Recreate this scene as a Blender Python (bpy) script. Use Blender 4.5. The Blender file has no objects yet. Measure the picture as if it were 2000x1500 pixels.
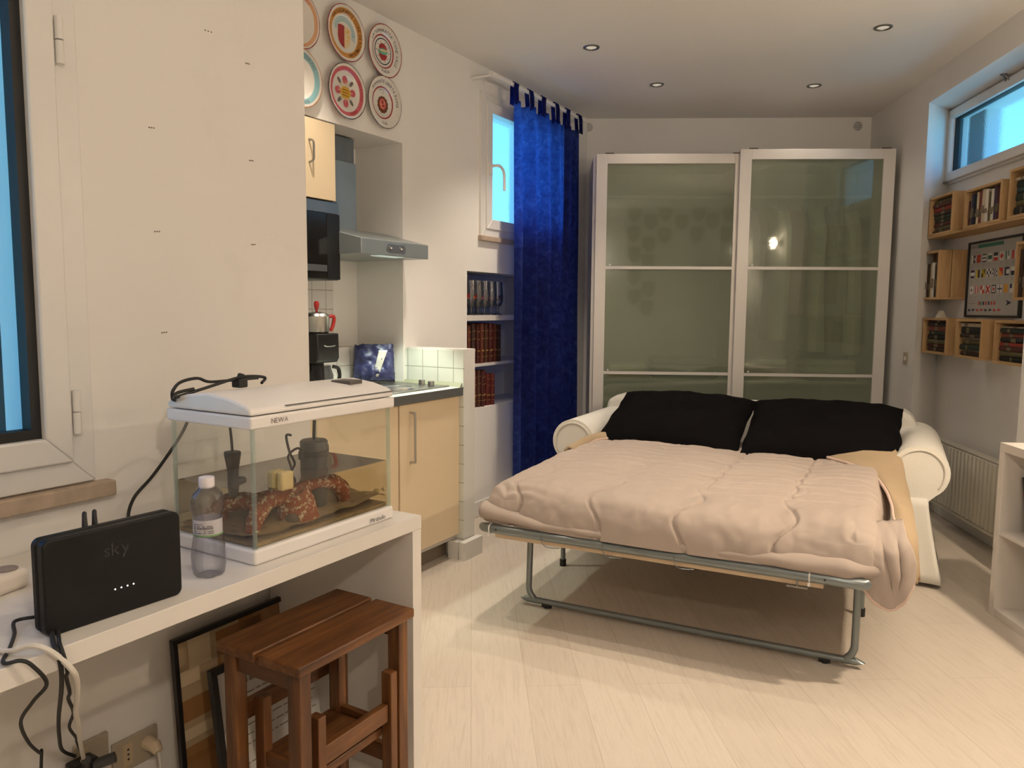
import bpy, math, random
from math import sin, cos, pi, radians, sqrt, atan2
from mathutils import Matrix, Vector, noise

scn = bpy.context.scene
COL = scn.collection

# ------------------------------------------------------------------ camera
cam_data = bpy.data.cameras.new('camera')
cam_data.lens = 27.0; cam_data.sensor_width = 36.0; cam_data.sensor_fit = 'HORIZONTAL'
cam_data.clip_start = 0.05; cam_data.clip_end = 60
cam = bpy.data.objects.new('camera', cam_data); COL.objects.link(cam)
PITCH = math.atan(147 / 1500.0); ROLL = radians(0.45)
_fw = Vector((0, cos(PITCH), -sin(PITCH))); _r0 = Vector((1, 0, 0)); _u0 = _r0.cross(_fw)
_rt = cos(ROLL) * _r0 + sin(ROLL) * _u0; _up = cos(ROLL) * _u0 - sin(ROLL) * _r0
_m = Matrix.Identity(4)
for i in range(3):
    _m[i][0] = _rt[i]; _m[i][1] = _up[i]; _m[i][2] = -_fw[i]
_m[2][3] = 1.31
cam.matrix_world = _m
scn.camera = cam

# ------------------------------------------------------------------ frames of the room (x across, y into depth, z up)
AL, AB, AW, AE, AK = 30.8, 3.045, 26.5, 6.7, 4.0
class Frame:
    def __init__(s, deg): s.deg = deg; s.m = Matrix.Rotation(-radians(deg), 4, 'Z')
L = Frame(AL)      # left wall: x = away from the wall (n), y = along it (s)
B = Frame(AB)      # back wall: x = to the right, y = depth
W = Frame(AW)      # sofa bed
E = Frame(AE)      # right wall: x = towards the wall, y = along it
Z0 = Frame(0)
HC = 2.765         # ceiling height
FACE_L = Matrix(((0, 0, 1, 0), (1, 0, 0, 0), (0, 1, 0, 0), (0, 0, 0, 1)))      # art on the left walls
FACE_E = Matrix(((0, 0, -1, 0), (-1, 0, 0, 0), (0, 1, 0, 0), (0, 0, 0, 1)))    # art on the right wall
FACE_R = Matrix(((-1, 0, 0, 0), (0, 0, 1, 0), (0, 1, 0, 0), (0, 0, 0, 1)))     # art on the rear wall
FACE_B = Matrix(((1, 0, 0, 0), (0, 0, -1, 0), (0, 1, 0, 0), (0, 0, 0, 1)))     # art on the back wall

# ------------------------------------------------------------------ light and exposure
scn.view_settings.view_transform = 'Standard'
scn.view_settings.look = 'None'
scn.view_settings.gamma = 1.0
scn.view_settings.use_curve_mapping = False
scn.view_settings.exposure = 0.13

world = bpy.data.worlds.new('daylight'); scn.world = world; world.use_nodes = True
_wt = world.node_tree; _bg = _wt.nodes['Background']; _bg.inputs[1].default_value = 2.2
_tc = _wt.nodes.new('ShaderNodeTexCoord'); _sx = _wt.nodes.new('ShaderNodeSeparateXYZ'); _rp = _wt.nodes.new('ShaderNodeValToRGB')
_wt.links.new(_tc.outputs['Generated'], _sx.inputs[0]); _wt.links.new(_sx.outputs[2], _rp.inputs[0]); _wt.links.new(_rp.outputs[0], _bg.inputs[0])
_rp.color_ramp.elements[0].position = 0.02; _rp.color_ramp.elements[0].color = (0.24, 0.72, 0.95, 1)
_rp.color_ramp.elements[1].position = 0.40; _rp.color_ramp.elements[1].color = (0.09, 0.38, 1.0, 1)

WARM = (1.0, 0.80, 0.58); WARM2 = (1.0, 0.85, 0.68)
def light(name, kind, frame, loc, power, color, **kw):
    d = bpy.data.lights.new(name, kind); d.energy = power; d.color = color
    o = bpy.data.objects.new(name, d); COL.objects.link(o)
    o.location = frame.m @ Vector(loc)
    rot = kw.pop('rot', None)
    if rot is not None: o.rotation_euler = rot
    for k, v in kw.items(): setattr(d, k, v)
    return o
SPOTS = [  # ceiling downlights: x, y, power
    (0.925, 5.148, 1.6), (0.428, 4.445, 17.0), (0.04, 3.62, 18.0), (-0.76, 3.15, 14.0),
    (1.942, 5.143, 2.0), (1.893, 4.108, 1.5), (1.85, 3.07, 0.0), (1.80, 2.04, 3.0),
    (0.70, 1.10, 9.0), (1.75, 0.95, 7.0)]
for i, (x, y, p) in enumerate(SPOTS):
    if p: light('downlight_lamp', 'SPOT', Z0, (x, y, HC - 0.03), p * 3.0, WARM2, spot_size=radians(84 if i == 2 else 104 if i in (1, 3) else 125), spot_blend=0.75, shadow_soft_size=0.03)
SCONCES = [(1.90, 3.354, 1.96, 5.0), (1.90, 2.33, 1.96, 44.0)]
for (x, y, z, p) in SCONCES:
    light('sconce_lamp', 'POINT', E, (x, y, z), p, WARM, shadow_soft_size=0.035)
    if p > 20: light('sconce_lamp_down', 'SPOT', E, (x, y, z - .045), 125.0, WARM, spot_size=radians(136), spot_blend=0.5, shadow_soft_size=0.03)
light('added_rear_fill_lamp', 'POINT', B, (0.45, -0.30, 2.05), 32.0, WARM2, shadow_soft_size=0.035)  # added fill behind the camera that brightens the near left wall
light('hood_lamp', 'SPOT', L, (-2.47, 2.97, 1.55), 22.0, (0.90, 1.0, 0.80), spot_size=radians(78), spot_blend=0.4, shadow_soft_size=0.02)
# daylight portals at the windows (sampling aids only)
def portal(frame, loc, rotz, sx, sy):
    o = light('daylight_portal', 'AREA', frame, loc, 1.0, (1, 1, 1), shape='RECTANGLE', size=sx, size_y=sy)
    o.data.cycles.is_portal = True
    o.rotation_euler = (radians(90), 0, rotz)

# ------------------------------------------------------------------ mesh builder
class MB:
    def __init__(s): s.v = []; s.f = []; s.mi = []; s.T = None; s.m = 0
    def add(s, vs, fs):
        o = len(s.v)
        if s.T is not None: vs = [s.T @ Vector(p) for p in vs]
        s.v += [tuple(p) for p in vs]
        for f in fs: s.f.append([o + i for i in f]); s.mi.append(s.m)
        return s
    def box(s, x0, x1, y0, y1, z0, z1):
        vs = [(x, y, z) for z in (z0, z1) for y in (y0, y1) for x in (x0, x1)]
        return s.add(vs, [(0, 2, 3, 1), (4, 5, 7, 6), (0, 1, 5, 4), (2, 6, 7, 3), (0, 4, 6, 2), (1, 3, 7, 5)])
    def prism(s, poly, a0, a1, axis='z'):
        n = len(poly)
        def P(u, v, w): return {'z': (u, v, w), 'y': (u, w, v), 'x': (w, u, v)}[axis]
        vs = [P(u, v, a0) for u, v in poly] + [P(u, v, a1) for u, v in poly]
        fs = [list(range(n))[::-1], list(range(n, 2 * n))] + [(i, (i + 1) % n, n + (i + 1) % n, n + i) for i in range(n)]
        if axis == 'y': fs = [list(f)[::-1] for f in fs]
        return s.add(vs, fs)
    def tube(s, pts, r, seg=8, caps=True, closed=False):
        P = [Vector(p) for p in pts]; n = len(P)
        R = r if isinstance(r, (list, tuple)) else [r] * n
        rings = []; prev = None
        for i in range(n):
            if closed: t = (P[(i + 1) % n] - P[i - 1])
            elif i == 0: t = P[1] - P[0]
            elif i == n - 1: t = P[-1] - P[-2]
            else: t = (P[i + 1] - P[i]).normalized() + (P[i] - P[i - 1]).normalized()
            if t.length < 1e-9: t = Vector((0, 0, 1))
            t.normalize()
            if prev is None:
                a = Vector((0, 0, 1)) if abs(t.z) < 0.9 else Vector((1, 0, 0))
                prev = t.cross(a).normalized()
            prev = (prev - t * prev.dot(t))
            if prev.length < 1e-6: prev = t.orthogonal()
            prev.normalize(); b = t.cross(prev)
            rings.append([P[i] + R[i] * (cos(2 * pi * k / seg) * prev + sin(2 * pi * k / seg) * b) for k in range(seg)])
        vs = [q for g in rings for q in g]; fs = []
        m = n if closed else n - 1
        for i in range(m):
            a = i * seg; c = ((i + 1) % n) * seg
            for k in range(seg): fs.append((a + k, a + (k + 1) % seg, c + (k + 1) % seg, c + k))
        if caps and not closed:
            fs.append(list(range(seg))[::-1]); fs.append(list(range((n - 1) * seg, n * seg)))
        return s.add(vs, fs)
    def lathe(s, prof, seg=24, c=(0, 0, 0), rfun=None):
        vs = []; fs = []; n = len(prof)
        for i, (r, z) in enumerate(prof):
            for k in range(seg):
                a = 2 * pi * k / seg; rr = r * (rfun(a, z, r) if rfun else 1)
                vs.append((c[0] + rr * cos(a), c[1] + rr * sin(a), c[2] + z))
        for i in range(n - 1):
            for k in range(seg):
                a = i * seg; b = (i + 1) * seg
                fs.append((a + k, a + (k + 1) % seg, b + (k + 1) % seg, b + k))
        if prof[0][0] > 1e-6: fs.append(list(range(seg))[::-1])
        if prof[-1][0] > 1e-6: fs.append(list(range((n - 1) * seg, n * seg)))
        return s.add(vs, fs)
    def cyl(s, p0, p1, r, seg=16, r2=None): return s.tube([p0, p1], [r, r if r2 is None else r2], seg)
    def grid(s, fn, nu, nv, closed_u=False):
        vs = [fn(i / (nu if closed_u else nu - 1), j / (nv - 1)) for j in range(nv) for i in range(nu)]
        fs = []
        for j in range(nv - 1):
            for i in range(nu if closed_u else nu - 1):
                i2 = (i + 1) % nu
                fs.append((j * nu + i, j * nu + i2, (j + 1) * nu + i2, (j + 1) * nu + i))
        return s.add(vs, fs)
    def ball(s, c, r, seg=12, rings=8, sc=(1, 1, 1)):
        prof = [(max(r * sin(pi * i / rings), 1e-7), -r * cos(pi * i / rings)) for i in range(rings + 1)]
        n = len(prof); vs = []; fs = []
        for (q, z) in prof:
            for k in range(seg):
                a = 2 * pi * k / seg
                vs.append((c[0] + q * cos(a) * sc[0], c[1] + q * sin(a) * sc[1], c[2] + z * sc[2]))
        for i in range(n - 1):
            for k in range(seg):
                a = i * seg; b = (i + 1) * seg
                fs.append((a + k, a + (k + 1) % seg, b + (k + 1) % seg, b + k))
        return s.add(vs, fs)
    def disc(s, c, r, seg=20, z=None):
        vs = [(c[0] + r * cos(2 * pi * k / seg), c[1] + r * sin(2 * pi * k / seg), c[2]) for k in range(seg)]
        return s.add(vs, [list(range(seg))])
    def ring(s, c, r0, r1, seg=40, a0=0.0, a1=2 * pi):
        full = abs(a1 - a0 - 2 * pi) < 1e-6; n = seg if full else seg + 1
        vs = []; fs = []
        for k in range(n):
            a = a0 + (a1 - a0) * k / seg
            vs.append((c[0] + r0 * cos(a), c[1] + r0 * sin(a), c[2])); vs.append((c[0] + r1 * cos(a), c[1] + r1 * sin(a), c[2]))
        for k in range(seg):
            i = 2 * k; j = (2 * (k + 1)) % (2 * n)
            fs.append((i, i + 1, j + 1, j))
        return s.add(vs, fs)
    def poly(s, pts): return s.add(pts, [list(range(len(pts)))])
    def mesh(s, name, mats, angle=38):
        me = bpy.data.meshes.new(name); me.from_pydata(s.v, [], s.f)
        if not isinstance(mats, (list, tuple)): mats = [mats]
        for m in mats: me.materials.append(m)
        me.polygons.foreach_set('material_index', s.mi)
        me.polygons.foreach_set('use_smooth', [True] * len(s.f))
        me.update(); me.set_sharp_from_angle(angle=radians(angle))
        return me

def mods(o, bevel=0, seg=2, subsurf=0, solid=0):
    if solid:
        m = o.modifiers.new('thickness', 'SOLIDIFY'); m.thickness = solid; m.offset = 0
    if bevel:
        m = o.modifiers.new('bevel', 'BEVEL'); m.width = bevel; m.segments = seg; m.limit_method = 'ANGLE'; m.angle_limit = radians(35)
        m.harden_normals = False
    if subsurf:
        m = o.modifiers.new('smooth', 'SUBSURF'); m.levels = subsurf; m.render_levels = subsurf
    return o
def tag(o, label=None, cat=None, group=None, kind=None):
    if label: o['label'] = label
    if cat: o['category'] = cat
    if group: o['group'] = group
    if kind: o['kind'] = kind
    return o
def place(o, frame, loc, M=None):
    o.matrix_world = frame.m @ Matrix.Translation(Vector(loc)) @ (M if M is not None else Matrix.Identity(4))
def thing(name, label, cat, frame=Z0, loc=(0, 0, 0), M=None, group=None):
    o = bpy.data.objects.new(name, None); COL.objects.link(o); o.empty_display_size = 0.05
    place(o, frame, loc, M); return tag(o, label, cat, group)
def part(name, mb, mats, parent, bevel=0, seg=2, subsurf=0, solid=0, label=None, angle=38, loc=None, kind=None):
    o = bpy.data.objects.new(name, mb.mesh(name, mats, angle)); COL.objects.link(o); o.parent = parent
    if loc: o.location = loc
    return tag(mods(o, bevel, seg, subsurf, solid), label, kind=kind)
def solo(name, mb, mats, label, cat, frame=Z0, loc=(0, 0, 0), M=None, group=None, kind=None, bevel=0, seg=2, subsurf=0, solid=0, angle=38):
    o = bpy.data.objects.new(name, mb.mesh(name, mats, angle)); COL.objects.link(o)
    place(o, frame, loc, M); return tag(mods(o, bevel, seg, subsurf, solid), label, cat, group, kind)
def struct(name, mb, mats, frame=Z0, parent=None, bevel=0, label=None, cat=None):
    o = bpy.data.objects.new(name, mb.mesh(name, mats)); COL.objects.link(o)
    if parent: o.parent = parent
    else:
        o.matrix_world = frame.m.copy(); tag(o, label, cat, kind='structure')
    return mods(o, bevel)
def copy_tree(o, parent=None):
    c = o.copy(); COL.objects.link(c)
    if parent: c.parent = parent
    for ch in [q for q in CHILD.get(o.name, [])]: copy_tree(ch, c)
    return c
CHILD = {}
def children_index():
    CHILD.clear()
    for q in COL.objects:
        if q.parent: CHILD.setdefault(q.parent.name, []).append(q)
def rz(d): return Matrix.Rotation(radians(d), 4, 'Z')
def rx(d): return Matrix.Rotation(radians(d), 4, 'X')
def ry(d): return Matrix.Rotation(radians(d), 4, 'Y')
def tr(x, y, z): return Matrix.Translation(Vector((x, y, z)))
def smooth_path(pts, n=6):
    P = [Vector(p) for p in pts]; out = []
    for i in range(len(P) - 1):
        p0 = P[max(i - 1, 0)]; p1 = P[i]; p2 = P[i + 1]; p3 = P[min(i + 2, len(P) - 1)]
        for k in range(n):
            t = k / n
            out.append(0.5 * ((2 * p1) + (p2 - p0) * t + (2 * p0 - 5 * p1 + 4 * p2 - p3) * t * t + (3 * p1 - p0 - 3 * p2 + p3) * t ** 3))
    out.append(P[-1]); return out
def cells(mb, us, vs, holes, fn):
    us = sorted(set(us)); vs = sorted(set(vs))
    for i in range(len(us) - 1):
        for j in range(len(vs) - 1):
            cu = (us[i] + us[i + 1]) / 2; cv = (vs[j] + vs[j + 1]) / 2
            if any(h[0] < cu < h[1] and h[2] < cv < h[3] for h in holes): continue
            fn(mb, us[i], us[i + 1], vs[j], vs[j + 1])

# ------------------------------------------------------------------ lettering
GLYPH = {}
def load_glyphs(chars):
    tmp = []
    for ch in chars:
        c = bpy.data.curves.new('letter', 'FONT'); c.body = ch; c.size = 1.0; c.resolution_u = 2
        o = bpy.data.objects.new('letter', c); COL.objects.link(o); tmp.append((ch, o, c))
    bpy.context.view_layer.update()
    dg = bpy.context.evaluated_depsgraph_get()
    for ch, o, c in tmp:
        ev = o.evaluated_get(dg); me = ev.to_mesh()
        vs = [tuple(v.co) for v in me.vertices]; fs = [list(p.vertices) for p in me.polygons]
        xs = [v[0] for v in vs] or [0, 0.25]
        GLYPH[ch] = (vs, fs, min(xs), max(xs)); ev.to_mesh_clear()
    for ch, o, c in tmp:
        bpy.data.objects.remove(o); bpy.data.curves.remove(c)
load_glyphs("ABCDEFGHIJKLMNOPQRSTUVWXYZabcdefghijklmnopqrstuvwxyz0123456789'&.-")
def text_width(t, size): return sum(((GLYPH[c][3] - GLYPH[c][2]) + 0.09) * size if c != ' ' else 0.3 * size for c in t)
def write(mb, t, size, x=0, y=0, z=0, center=False, bold=0):
    if center: x -= text_width(t, size) / 2
    for c in t:
        if c == ' ': x += 0.3 * size; continue
        vs, fs, a, b = GLYPH[c]
        mb.add([(x + (v[0] - a) * size, y + v[1] * size, z) for v in vs], fs)
        x += (b - a + 0.09) * size
def write_arc(mb, t, size, r, a_start, z, sx=1.0):
    ang = a_start
    for c in t:
        if c == ' ': ang -= 0.3 * size / r; continue
        vs, fs, a, b = GLYPH[c]; w = (b - a) * size * sx
        mid = ang - w / 2 / r
        pts = []
        for v in vs:
            lx = (v[0] - a) * size * sx - w / 2; ly = r + v[1] * size
            th = mid - pi / 2
            pts.append((lx * cos(th) - ly * sin(th), lx * sin(th) + ly * cos(th), z))
        mb.add(pts, fs); ang -= (w + 0.09 * size) / r
# ------------------------------------------------------------------ materials
def rgb(r, g, b): # sRGB 0-255 -> linear
    f = lambda c: (c / 255 / 12.92) if c / 255 <= 0.04045 else ((c / 255 + 0.055) / 1.055) ** 2.4
    return (f(r), f(g), f(b), 1)
class NT:
    def __init__(s, name):
        s.mat = bpy.data.materials.new(name); s.mat.use_nodes = True; s.t = s.mat.node_tree
        s.t.nodes.clear(); s.out = s.n('ShaderNodeOutputMaterial')
    def n(s, kind, **kw):
        q = s.t.nodes.new(kind)
        for k, v in kw.items():
            if k.startswith('i_'): q.inputs[k[2:].replace('_', ' ')].default_value = v
            else: setattr(q, k, v)
        return q
    def l(s, a, b): s.t.links.new(a, b)
    def done(s, shader): s.l(shader, s.out.inputs['Surface']); return s.mat
def coords(nt, scale=(1, 1, 1), rot=(0, 0, 0), kind='Object'):
    tc = nt.n('ShaderNodeTexCoord'); mp = nt.n('ShaderNodeMapping')
    mp.inputs['Scale'].default_value = scale; mp.inputs['Rotation'].default_value = rot
    nt.l(tc.outputs[kind], mp.inputs['Vector']); return mp.outputs['Vector']
def bsdf(nt, color, rough=0.5, metal=0.0, spec=0.5):
    p = nt.n('ShaderNodeBsdfPrincipled')
    p.inputs['Base Color'].default_value = color; p.inputs['Roughness'].default_value = rough
    p.inputs['Metallic'].default_value = metal; p.inputs['Specular IOR Level'].default_value = spec
    return p
def mixc(nt, fac, a, b):
    m = nt.n('ShaderNodeMix', data_type='RGBA')
    if isinstance(fac, (int, float)): m.inputs[0].default_value = fac
    else: nt.l(fac, m.inputs[0])
    for v, i in ((a, 6), (b, 7)):
        if isinstance(v, tuple): m.inputs[i].default_value = v
        else: nt.l(v, m.inputs[i])
    return m.outputs[2]
def ramp(nt, fac, stops, interp='LINEAR'):
    r = nt.n('ShaderNodeValToRGB'); r.color_ramp.interpolation = interp
    e = r.color_ramp.elements
    while len(e) < len(stops): e.new(0.5)
    for q, (p, c) in zip(e, stops): q.position = p; q.color = c
    nt.l(fac, r.inputs[0]); return r.outputs[0]
def nz(nt, vec, scale, detail=3, rough=0.5, dist=0.0):
    q = nt.n('ShaderNodeTexNoise'); q.inputs['Scale'].default_value = scale; q.inputs['Detail'].default_value = detail
    q.inputs['Roughness'].default_value = rough; q.inputs['Distortion'].default_value = dist
    nt.l(vec, q.inputs['Vector']); return q.outputs['Fac']
def bump(nt, h, p, strength=0.2, dist=0.01):
    b = nt.n('ShaderNodeBump'); b.inputs['Strength'].default_value = strength; b.inputs['Distance'].default_value = dist
    nt.l(h, b.inputs['Height']); nt.l(b.outputs[0], p.inputs['Normal'])
def plain(name, color, rough=0.5, metal=0.0, var=0.06, scale=12, bmp=0.0, bscale=None, spec=0.5):
    nt = NT(name); p = bsdf(nt, color, rough, metal, spec); v = coords(nt)
    dark = tuple(c * (1 - var) for c in color[:3]) + (1,); lite = tuple(min(1, c * (1 + var)) for c in color[:3]) + (1,)
    nt.l(mixc(nt, nz(nt, v, scale), dark, lite), p.inputs['Base Color'])
    if bmp: bump(nt, nz(nt, v, bscale or scale * 6, 4), p, bmp, 0.004)
    return nt.done(p.outputs[0])
def wood(name, c0, c1, c2, rough=0.45, axis='x', scale=1.0, ring=10.0):
    nt = NT(name); p = bsdf(nt, c1, rough)
    sc = {'x': (1.2, 14, 14), 'y': (14, 1.2, 14), 'z': (14, 14, 1.2)}[axis]
    v = coords(nt, tuple(q * scale for q in sc))
    a = nz(nt, v, 2.2, 5, 0.6, 0.6); b = nz(nt, v, 9, 4, 0.6)
    col = ramp(nt, a, [(0.25, c0), (0.5, c1), (0.75, c2)])
    nt.l(mixc(nt, ramp(nt, b, [(0.45, (0, 0, 0, 1)), (0.75, (0.4, 0.4, 0.4, 1))]), col, c0), p.inputs['Base Color'])
    bump(nt, b, p, 0.15, 0.003)
    return nt.done(p.outputs[0])
def fres(nt, ior):   # same reflectance from either side of a thin sheet
    f = nt.n('ShaderNodeFresnel'); ge = nt.n('ShaderNodeNewGeometry'); mx = nt.n('ShaderNodeMix', data_type='FLOAT')
    nt.l(ge.outputs['Backfacing'], mx.inputs[0]); mx.inputs[2].default_value = ior; mx.inputs[3].default_value = 1 / ior
    nt.l(mx.outputs[0], f.inputs['IOR']); return f
def glassy(name, tint=(0.95, 0.97, 0.96, 1), rough=0.0, diff=0.0, dcol=(0.5, 0.5, 0.5, 1), ior=1.45, boost=1.0, bmp=0.0, edge=None):
    nt = NT(name); t = nt.n('ShaderNodeBsdfTransparent'); t.inputs[0].default_value = tint
    if edge:
        lw = nt.n('ShaderNodeLayerWeight'); lw.inputs[0].default_value = .78; nt.l(mixc(nt, lw.outputs['Facing'], tint, edge), t.inputs[0])
    g = nt.n('ShaderNodeBsdfGlossy'); g.inputs['Roughness'].default_value = rough; g.inputs['Color'].default_value = (boost, boost, boost, 1)
    base = t.outputs[0]
    if diff:
        d = nt.n('ShaderNodeBsdfDiffuse'); d.inputs[0].default_value = dcol
        m = nt.n('ShaderNodeMixShader'); m.inputs[0].default_value = diff; nt.l(base, m.inputs[1]); nt.l(d.outputs[0], m.inputs[2]); base = m.outputs[0]
    f = fres(nt, ior)
    m = nt.n('ShaderNodeMixShader'); nt.l(f.outputs[0], m.inputs[0]); nt.l(base, m.inputs[1]); nt.l(g.outputs[0], m.inputs[2])
    if bmp:
        b = nt.n('ShaderNodeBump'); b.inputs['Strength'].default_value = bmp; nt.l(nz(nt, coords(nt), 60, 2), b.inputs['Height'])
        nt.l(b.outputs[0], g.inputs['Normal'])
    return nt.done(m.outputs[0])
def glow(name, color, strength):
    nt = NT(name); e = nt.n('ShaderNodeEmission'); e.inputs[0].default_value = color; e.inputs[1].default_value = strength
    return nt.done(e.outputs[0])
def tiles(name, ax, col, grout, size=0.1, rough=0.2):
    nt = NT(name); p = bsdf(nt, col, rough); tc = nt.n('ShaderNodeTexCoord'); sp = nt.n('ShaderNodeSeparateXYZ'); cb = nt.n('ShaderNodeCombineXYZ')
    nt.l(tc.outputs['Object'], sp.inputs[0]); nt.l(sp.outputs['XYZ'.index(ax[0].upper())], cb.inputs[0]); nt.l(sp.outputs['XYZ'.index(ax[1].upper())], cb.inputs[1])
    b = nt.n('ShaderNodeTexBrick', offset=0.0, squash=1.0); b.inputs['Scale'].default_value = 1.0
    b.inputs['Brick Width'].default_value = size; b.inputs['Row Height'].default_value = size; b.inputs['Mortar Size'].default_value = 0.0022
    b.inputs['Mortar Smooth'].default_value = 0.2
    c2 = tuple(q * 0.96 for q in col[:3]) + (1,)
    b.inputs['Color1'].default_value = col; b.inputs['Color2'].default_value = c2; b.inputs['Mortar'].default_value = grout
    nt.l(cb.outputs[0], b.inputs['Vector']); nt.l(b.outputs['Color'], p.inputs['Base Color'])
    bp = nt.n('ShaderNodeBump', invert=True); bp.inputs['Strength'].default_value = 0.4; bp.inputs['Distance'].default_value = 0.002
    nt.l(b.outputs['Fac'], bp.inputs['Height']); nt.l(bp.outputs[0], p.inputs['Normal'])
    return nt.done(p.outputs[0])

M = {}
def wall_mat(name, col, stain=0.0):
    nt = NT(name); p = bsdf(nt, col, 0.85, 0, 0.25); v = coords(nt)
    a = nz(nt, v, 1.6, 4, 0.55); b = nz(nt, v, 45, 3)
    c2 = tuple(q * 0.93 for q in col[:3]) + (1,)
    base = mixc(nt, a, col, c2)
    if stain:
        s = nz(nt, coords(nt, (1, 1, 1.0)), 3.2, 8, 0.72, 0.4)
        base = mixc(nt, ramp(nt, s, [(0.56, (0, 0, 0, 1)), (0.78, (stain, stain, stain, 1))]), base, (0.36, 0.31, 0.25, 1))
    nt.l(base, p.inputs['Base Color']); bump(nt, b, p, 0.12, 0.003)
    return nt.done(p.outputs[0])
M['wall'] = wall_mat('wall_paint', (0.85, 0.83, 0.80, 1))
M['wall_worn'] = wall_mat('worn_wall_paint', (0.85, 0.82, 0.78, 1), 0.10)
M['ceiling'] = wall_mat('ceiling_paint', (0.84, 0.82, 0.79, 1))
M['mark'] = plain('wall_scuff', rgb(120, 108, 98), 0.9)
M['skirting'] = plain('skirting_paint', (0.74, 0.73, 0.70, 1), 0.45, var=0.03)
M['tile_s'] = tiles('wall_tiles', 'yz', (0.76, 0.73, 0.70, 1), (0.42, 0.36, 0.32, 1))
M['tile_n'] = tiles('side_tiles', 'xz', (0.74, 0.76, 0.70, 1), (0.36, 0.36, 0.32, 1))
def floor_mat():
    nt = NT('pale_laminate_floor'); p = bsdf(nt, (0.7, 0.62, 0.52, 1), 0.42)
    v = coords(nt, (1, 1, 1), (0, 0, radians(90 - 3.0)))
    b = nt.n('ShaderNodeTexBrick', offset=0.37, offset_frequency=2, squash=1.0); b.inputs['Scale'].default_value = 1.0
    b.inputs['Brick Width'].default_value = 1.28; b.inputs['Row Height'].default_value = 0.192; b.inputs['Mortar Size'].default_value = 0.0008
    b.inputs['Mortar Smooth'].default_value = 0.1; b.inputs['Bias'].default_value = 0.0
    b.inputs['Color1'].default_value = (0.66, 0.595, 0.52, 1); b.inputs['Color2'].default_value = (0.62, 0.555, 0.48, 1); b.inputs['Mortar'].default_value = (0.45, 0.385, 0.315, 1)
    nt.l(v, b.inputs['Vector'])
    g = nt.n('ShaderNodeMapping'); g.inputs['Scale'].default_value = (1.6, 22, 1); nt.l(v, g.inputs['Vector'])
    q = nz(nt, g.outputs[0], 3.0, 6, 0.62, 1.2)
    gr = ramp(nt, q, [(0.3, (0.88, 0.87, 0.85, 1)), (0.55, (1, 1, 1, 1)), (0.8, (0.92, 0.91, 0.89, 1))])
    m = nt.n('ShaderNodeMix', data_type='RGBA', blend_type='MULTIPLY'); m.inputs[0].default_value = 1.0
    nt.l(b.outputs['Color'], m.inputs[6]); nt.l(gr, m.inputs[7]); nt.l(m.outputs[2], p.inputs['Base Color'])
    bump(nt, q, p, 0.08, 0.002)
    return nt.done(p.outputs[0])
M['floor'] = floor_mat()
M['white_lam'] = plain('white_laminate', (0.74, 0.70, 0.655, 1), 0.38, var=0.02)
M['white_plastic'] = plain('white_plastic', (0.82, 0.79, 0.77, 1), 0.32, var=0.02)
M['pvc'] = plain('white_window_frame', (0.78, 0.76, 0.73, 1), 0.35, var=0.03)
M['black_plastic'] = plain('black_plastic', (0.008, 0.008, 0.009, 1), 0.38)
M['black_satin'] = plain('black_satin_plastic', (0.007, 0.007, 0.0075, 1), 0.5, bmp=0.05, bscale=300, spec=0.25)
M['dark_grey'] = plain('dark_grey_plastic', (0.05, 0.05, 0.05, 1), 0.45)
M['logo_dark'] = plain('embossed_dark', (0.035, 0.035, 0.038, 1), 0.18)
M['rubber'] = plain('black_rubber', (0.012, 0.012, 0.012, 1), 0.6)
M['cable_white'] = plain('white_cable', (0.72, 0.68, 0.62, 1), 0.45)
M['stone'] = plain('travertine_sill', (0.46, 0.36, 0.27, 1), 0.6, var=0.3, scale=25, bmp=0.2)
M['steel'] = plain('brushed_steel', (0.52, 0.52, 0.50, 1), 0.28, 1.0, var=0.05)
M['steel_dark'] = plain('dull_steel', (0.30, 0.30, 0.29, 1), 0.35, 1.0)
M['hood'] = plain('hood_grey_paint', (0.30, 0.34, 0.35, 1), 0.35, 0.5, var=0.03)
M['hood_dark'] = plain('hood_dark_grey', (0.17, 0.185, 0.19, 1), 0.4, 0.45, var=0.03)
M['cream'] = plain('cream_cabinet_front', (0.80, 0.65, 0.44, 1), 0.38, var=0.02)
M['edge_grey'] = plain('dark_worktop_edge', (0.10, 0.105, 0.105, 1), 0.45)
M['worktop'] = plain('pale_worktop', (0.76, 0.76, 0.68, 1), 0.35, var=0.03)
M['hob_black'] = plain('cast_iron', (0.03, 0.028, 0.026, 1), 0.5)
M['red'] = plain('red_plastic', (0.42, 0.02, 0.018, 1), 0.35)
M['red_led'] = glow('red_led', (1, 0.08, 0.05, 1), 6.0)
M['white_led'] = glow('white_led', (1, 1, 0.95, 1), 5.0)
M['stool'] = wood('stool_wood', (0.038, 0.012, 0.003, 1), (0.130, 0.047, 0.011, 1), (0.25, 0.105, 0.032, 1), 0.42, 'y')
M['stool_x'] = wood('stool_wood_cross', (0.038, 0.012, 0.003, 1), (0.130, 0.047, 0.011, 1), (0.25, 0.105, 0.032, 1), 0.42, 'x')
M['stool_z'] = wood('stool_wood_upright', (0.038, 0.012, 0.003, 1), (0.130, 0.047, 0.011, 1), (0.25, 0.105, 0.032, 1), 0.42, 'z')
M['pine'] = wood('pine_board', (0.34, 0.20, 0.085, 1), (0.47, 0.30, 0.14, 1), (0.55, 0.37, 0.19, 1), 0.55, 'z')
M['pine_y'] = wood('pine_board_long', (0.34, 0.20, 0.085, 1), (0.47, 0.30, 0.14, 1), (0.55, 0.37, 0.19, 1), 0.55, 'y')
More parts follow.
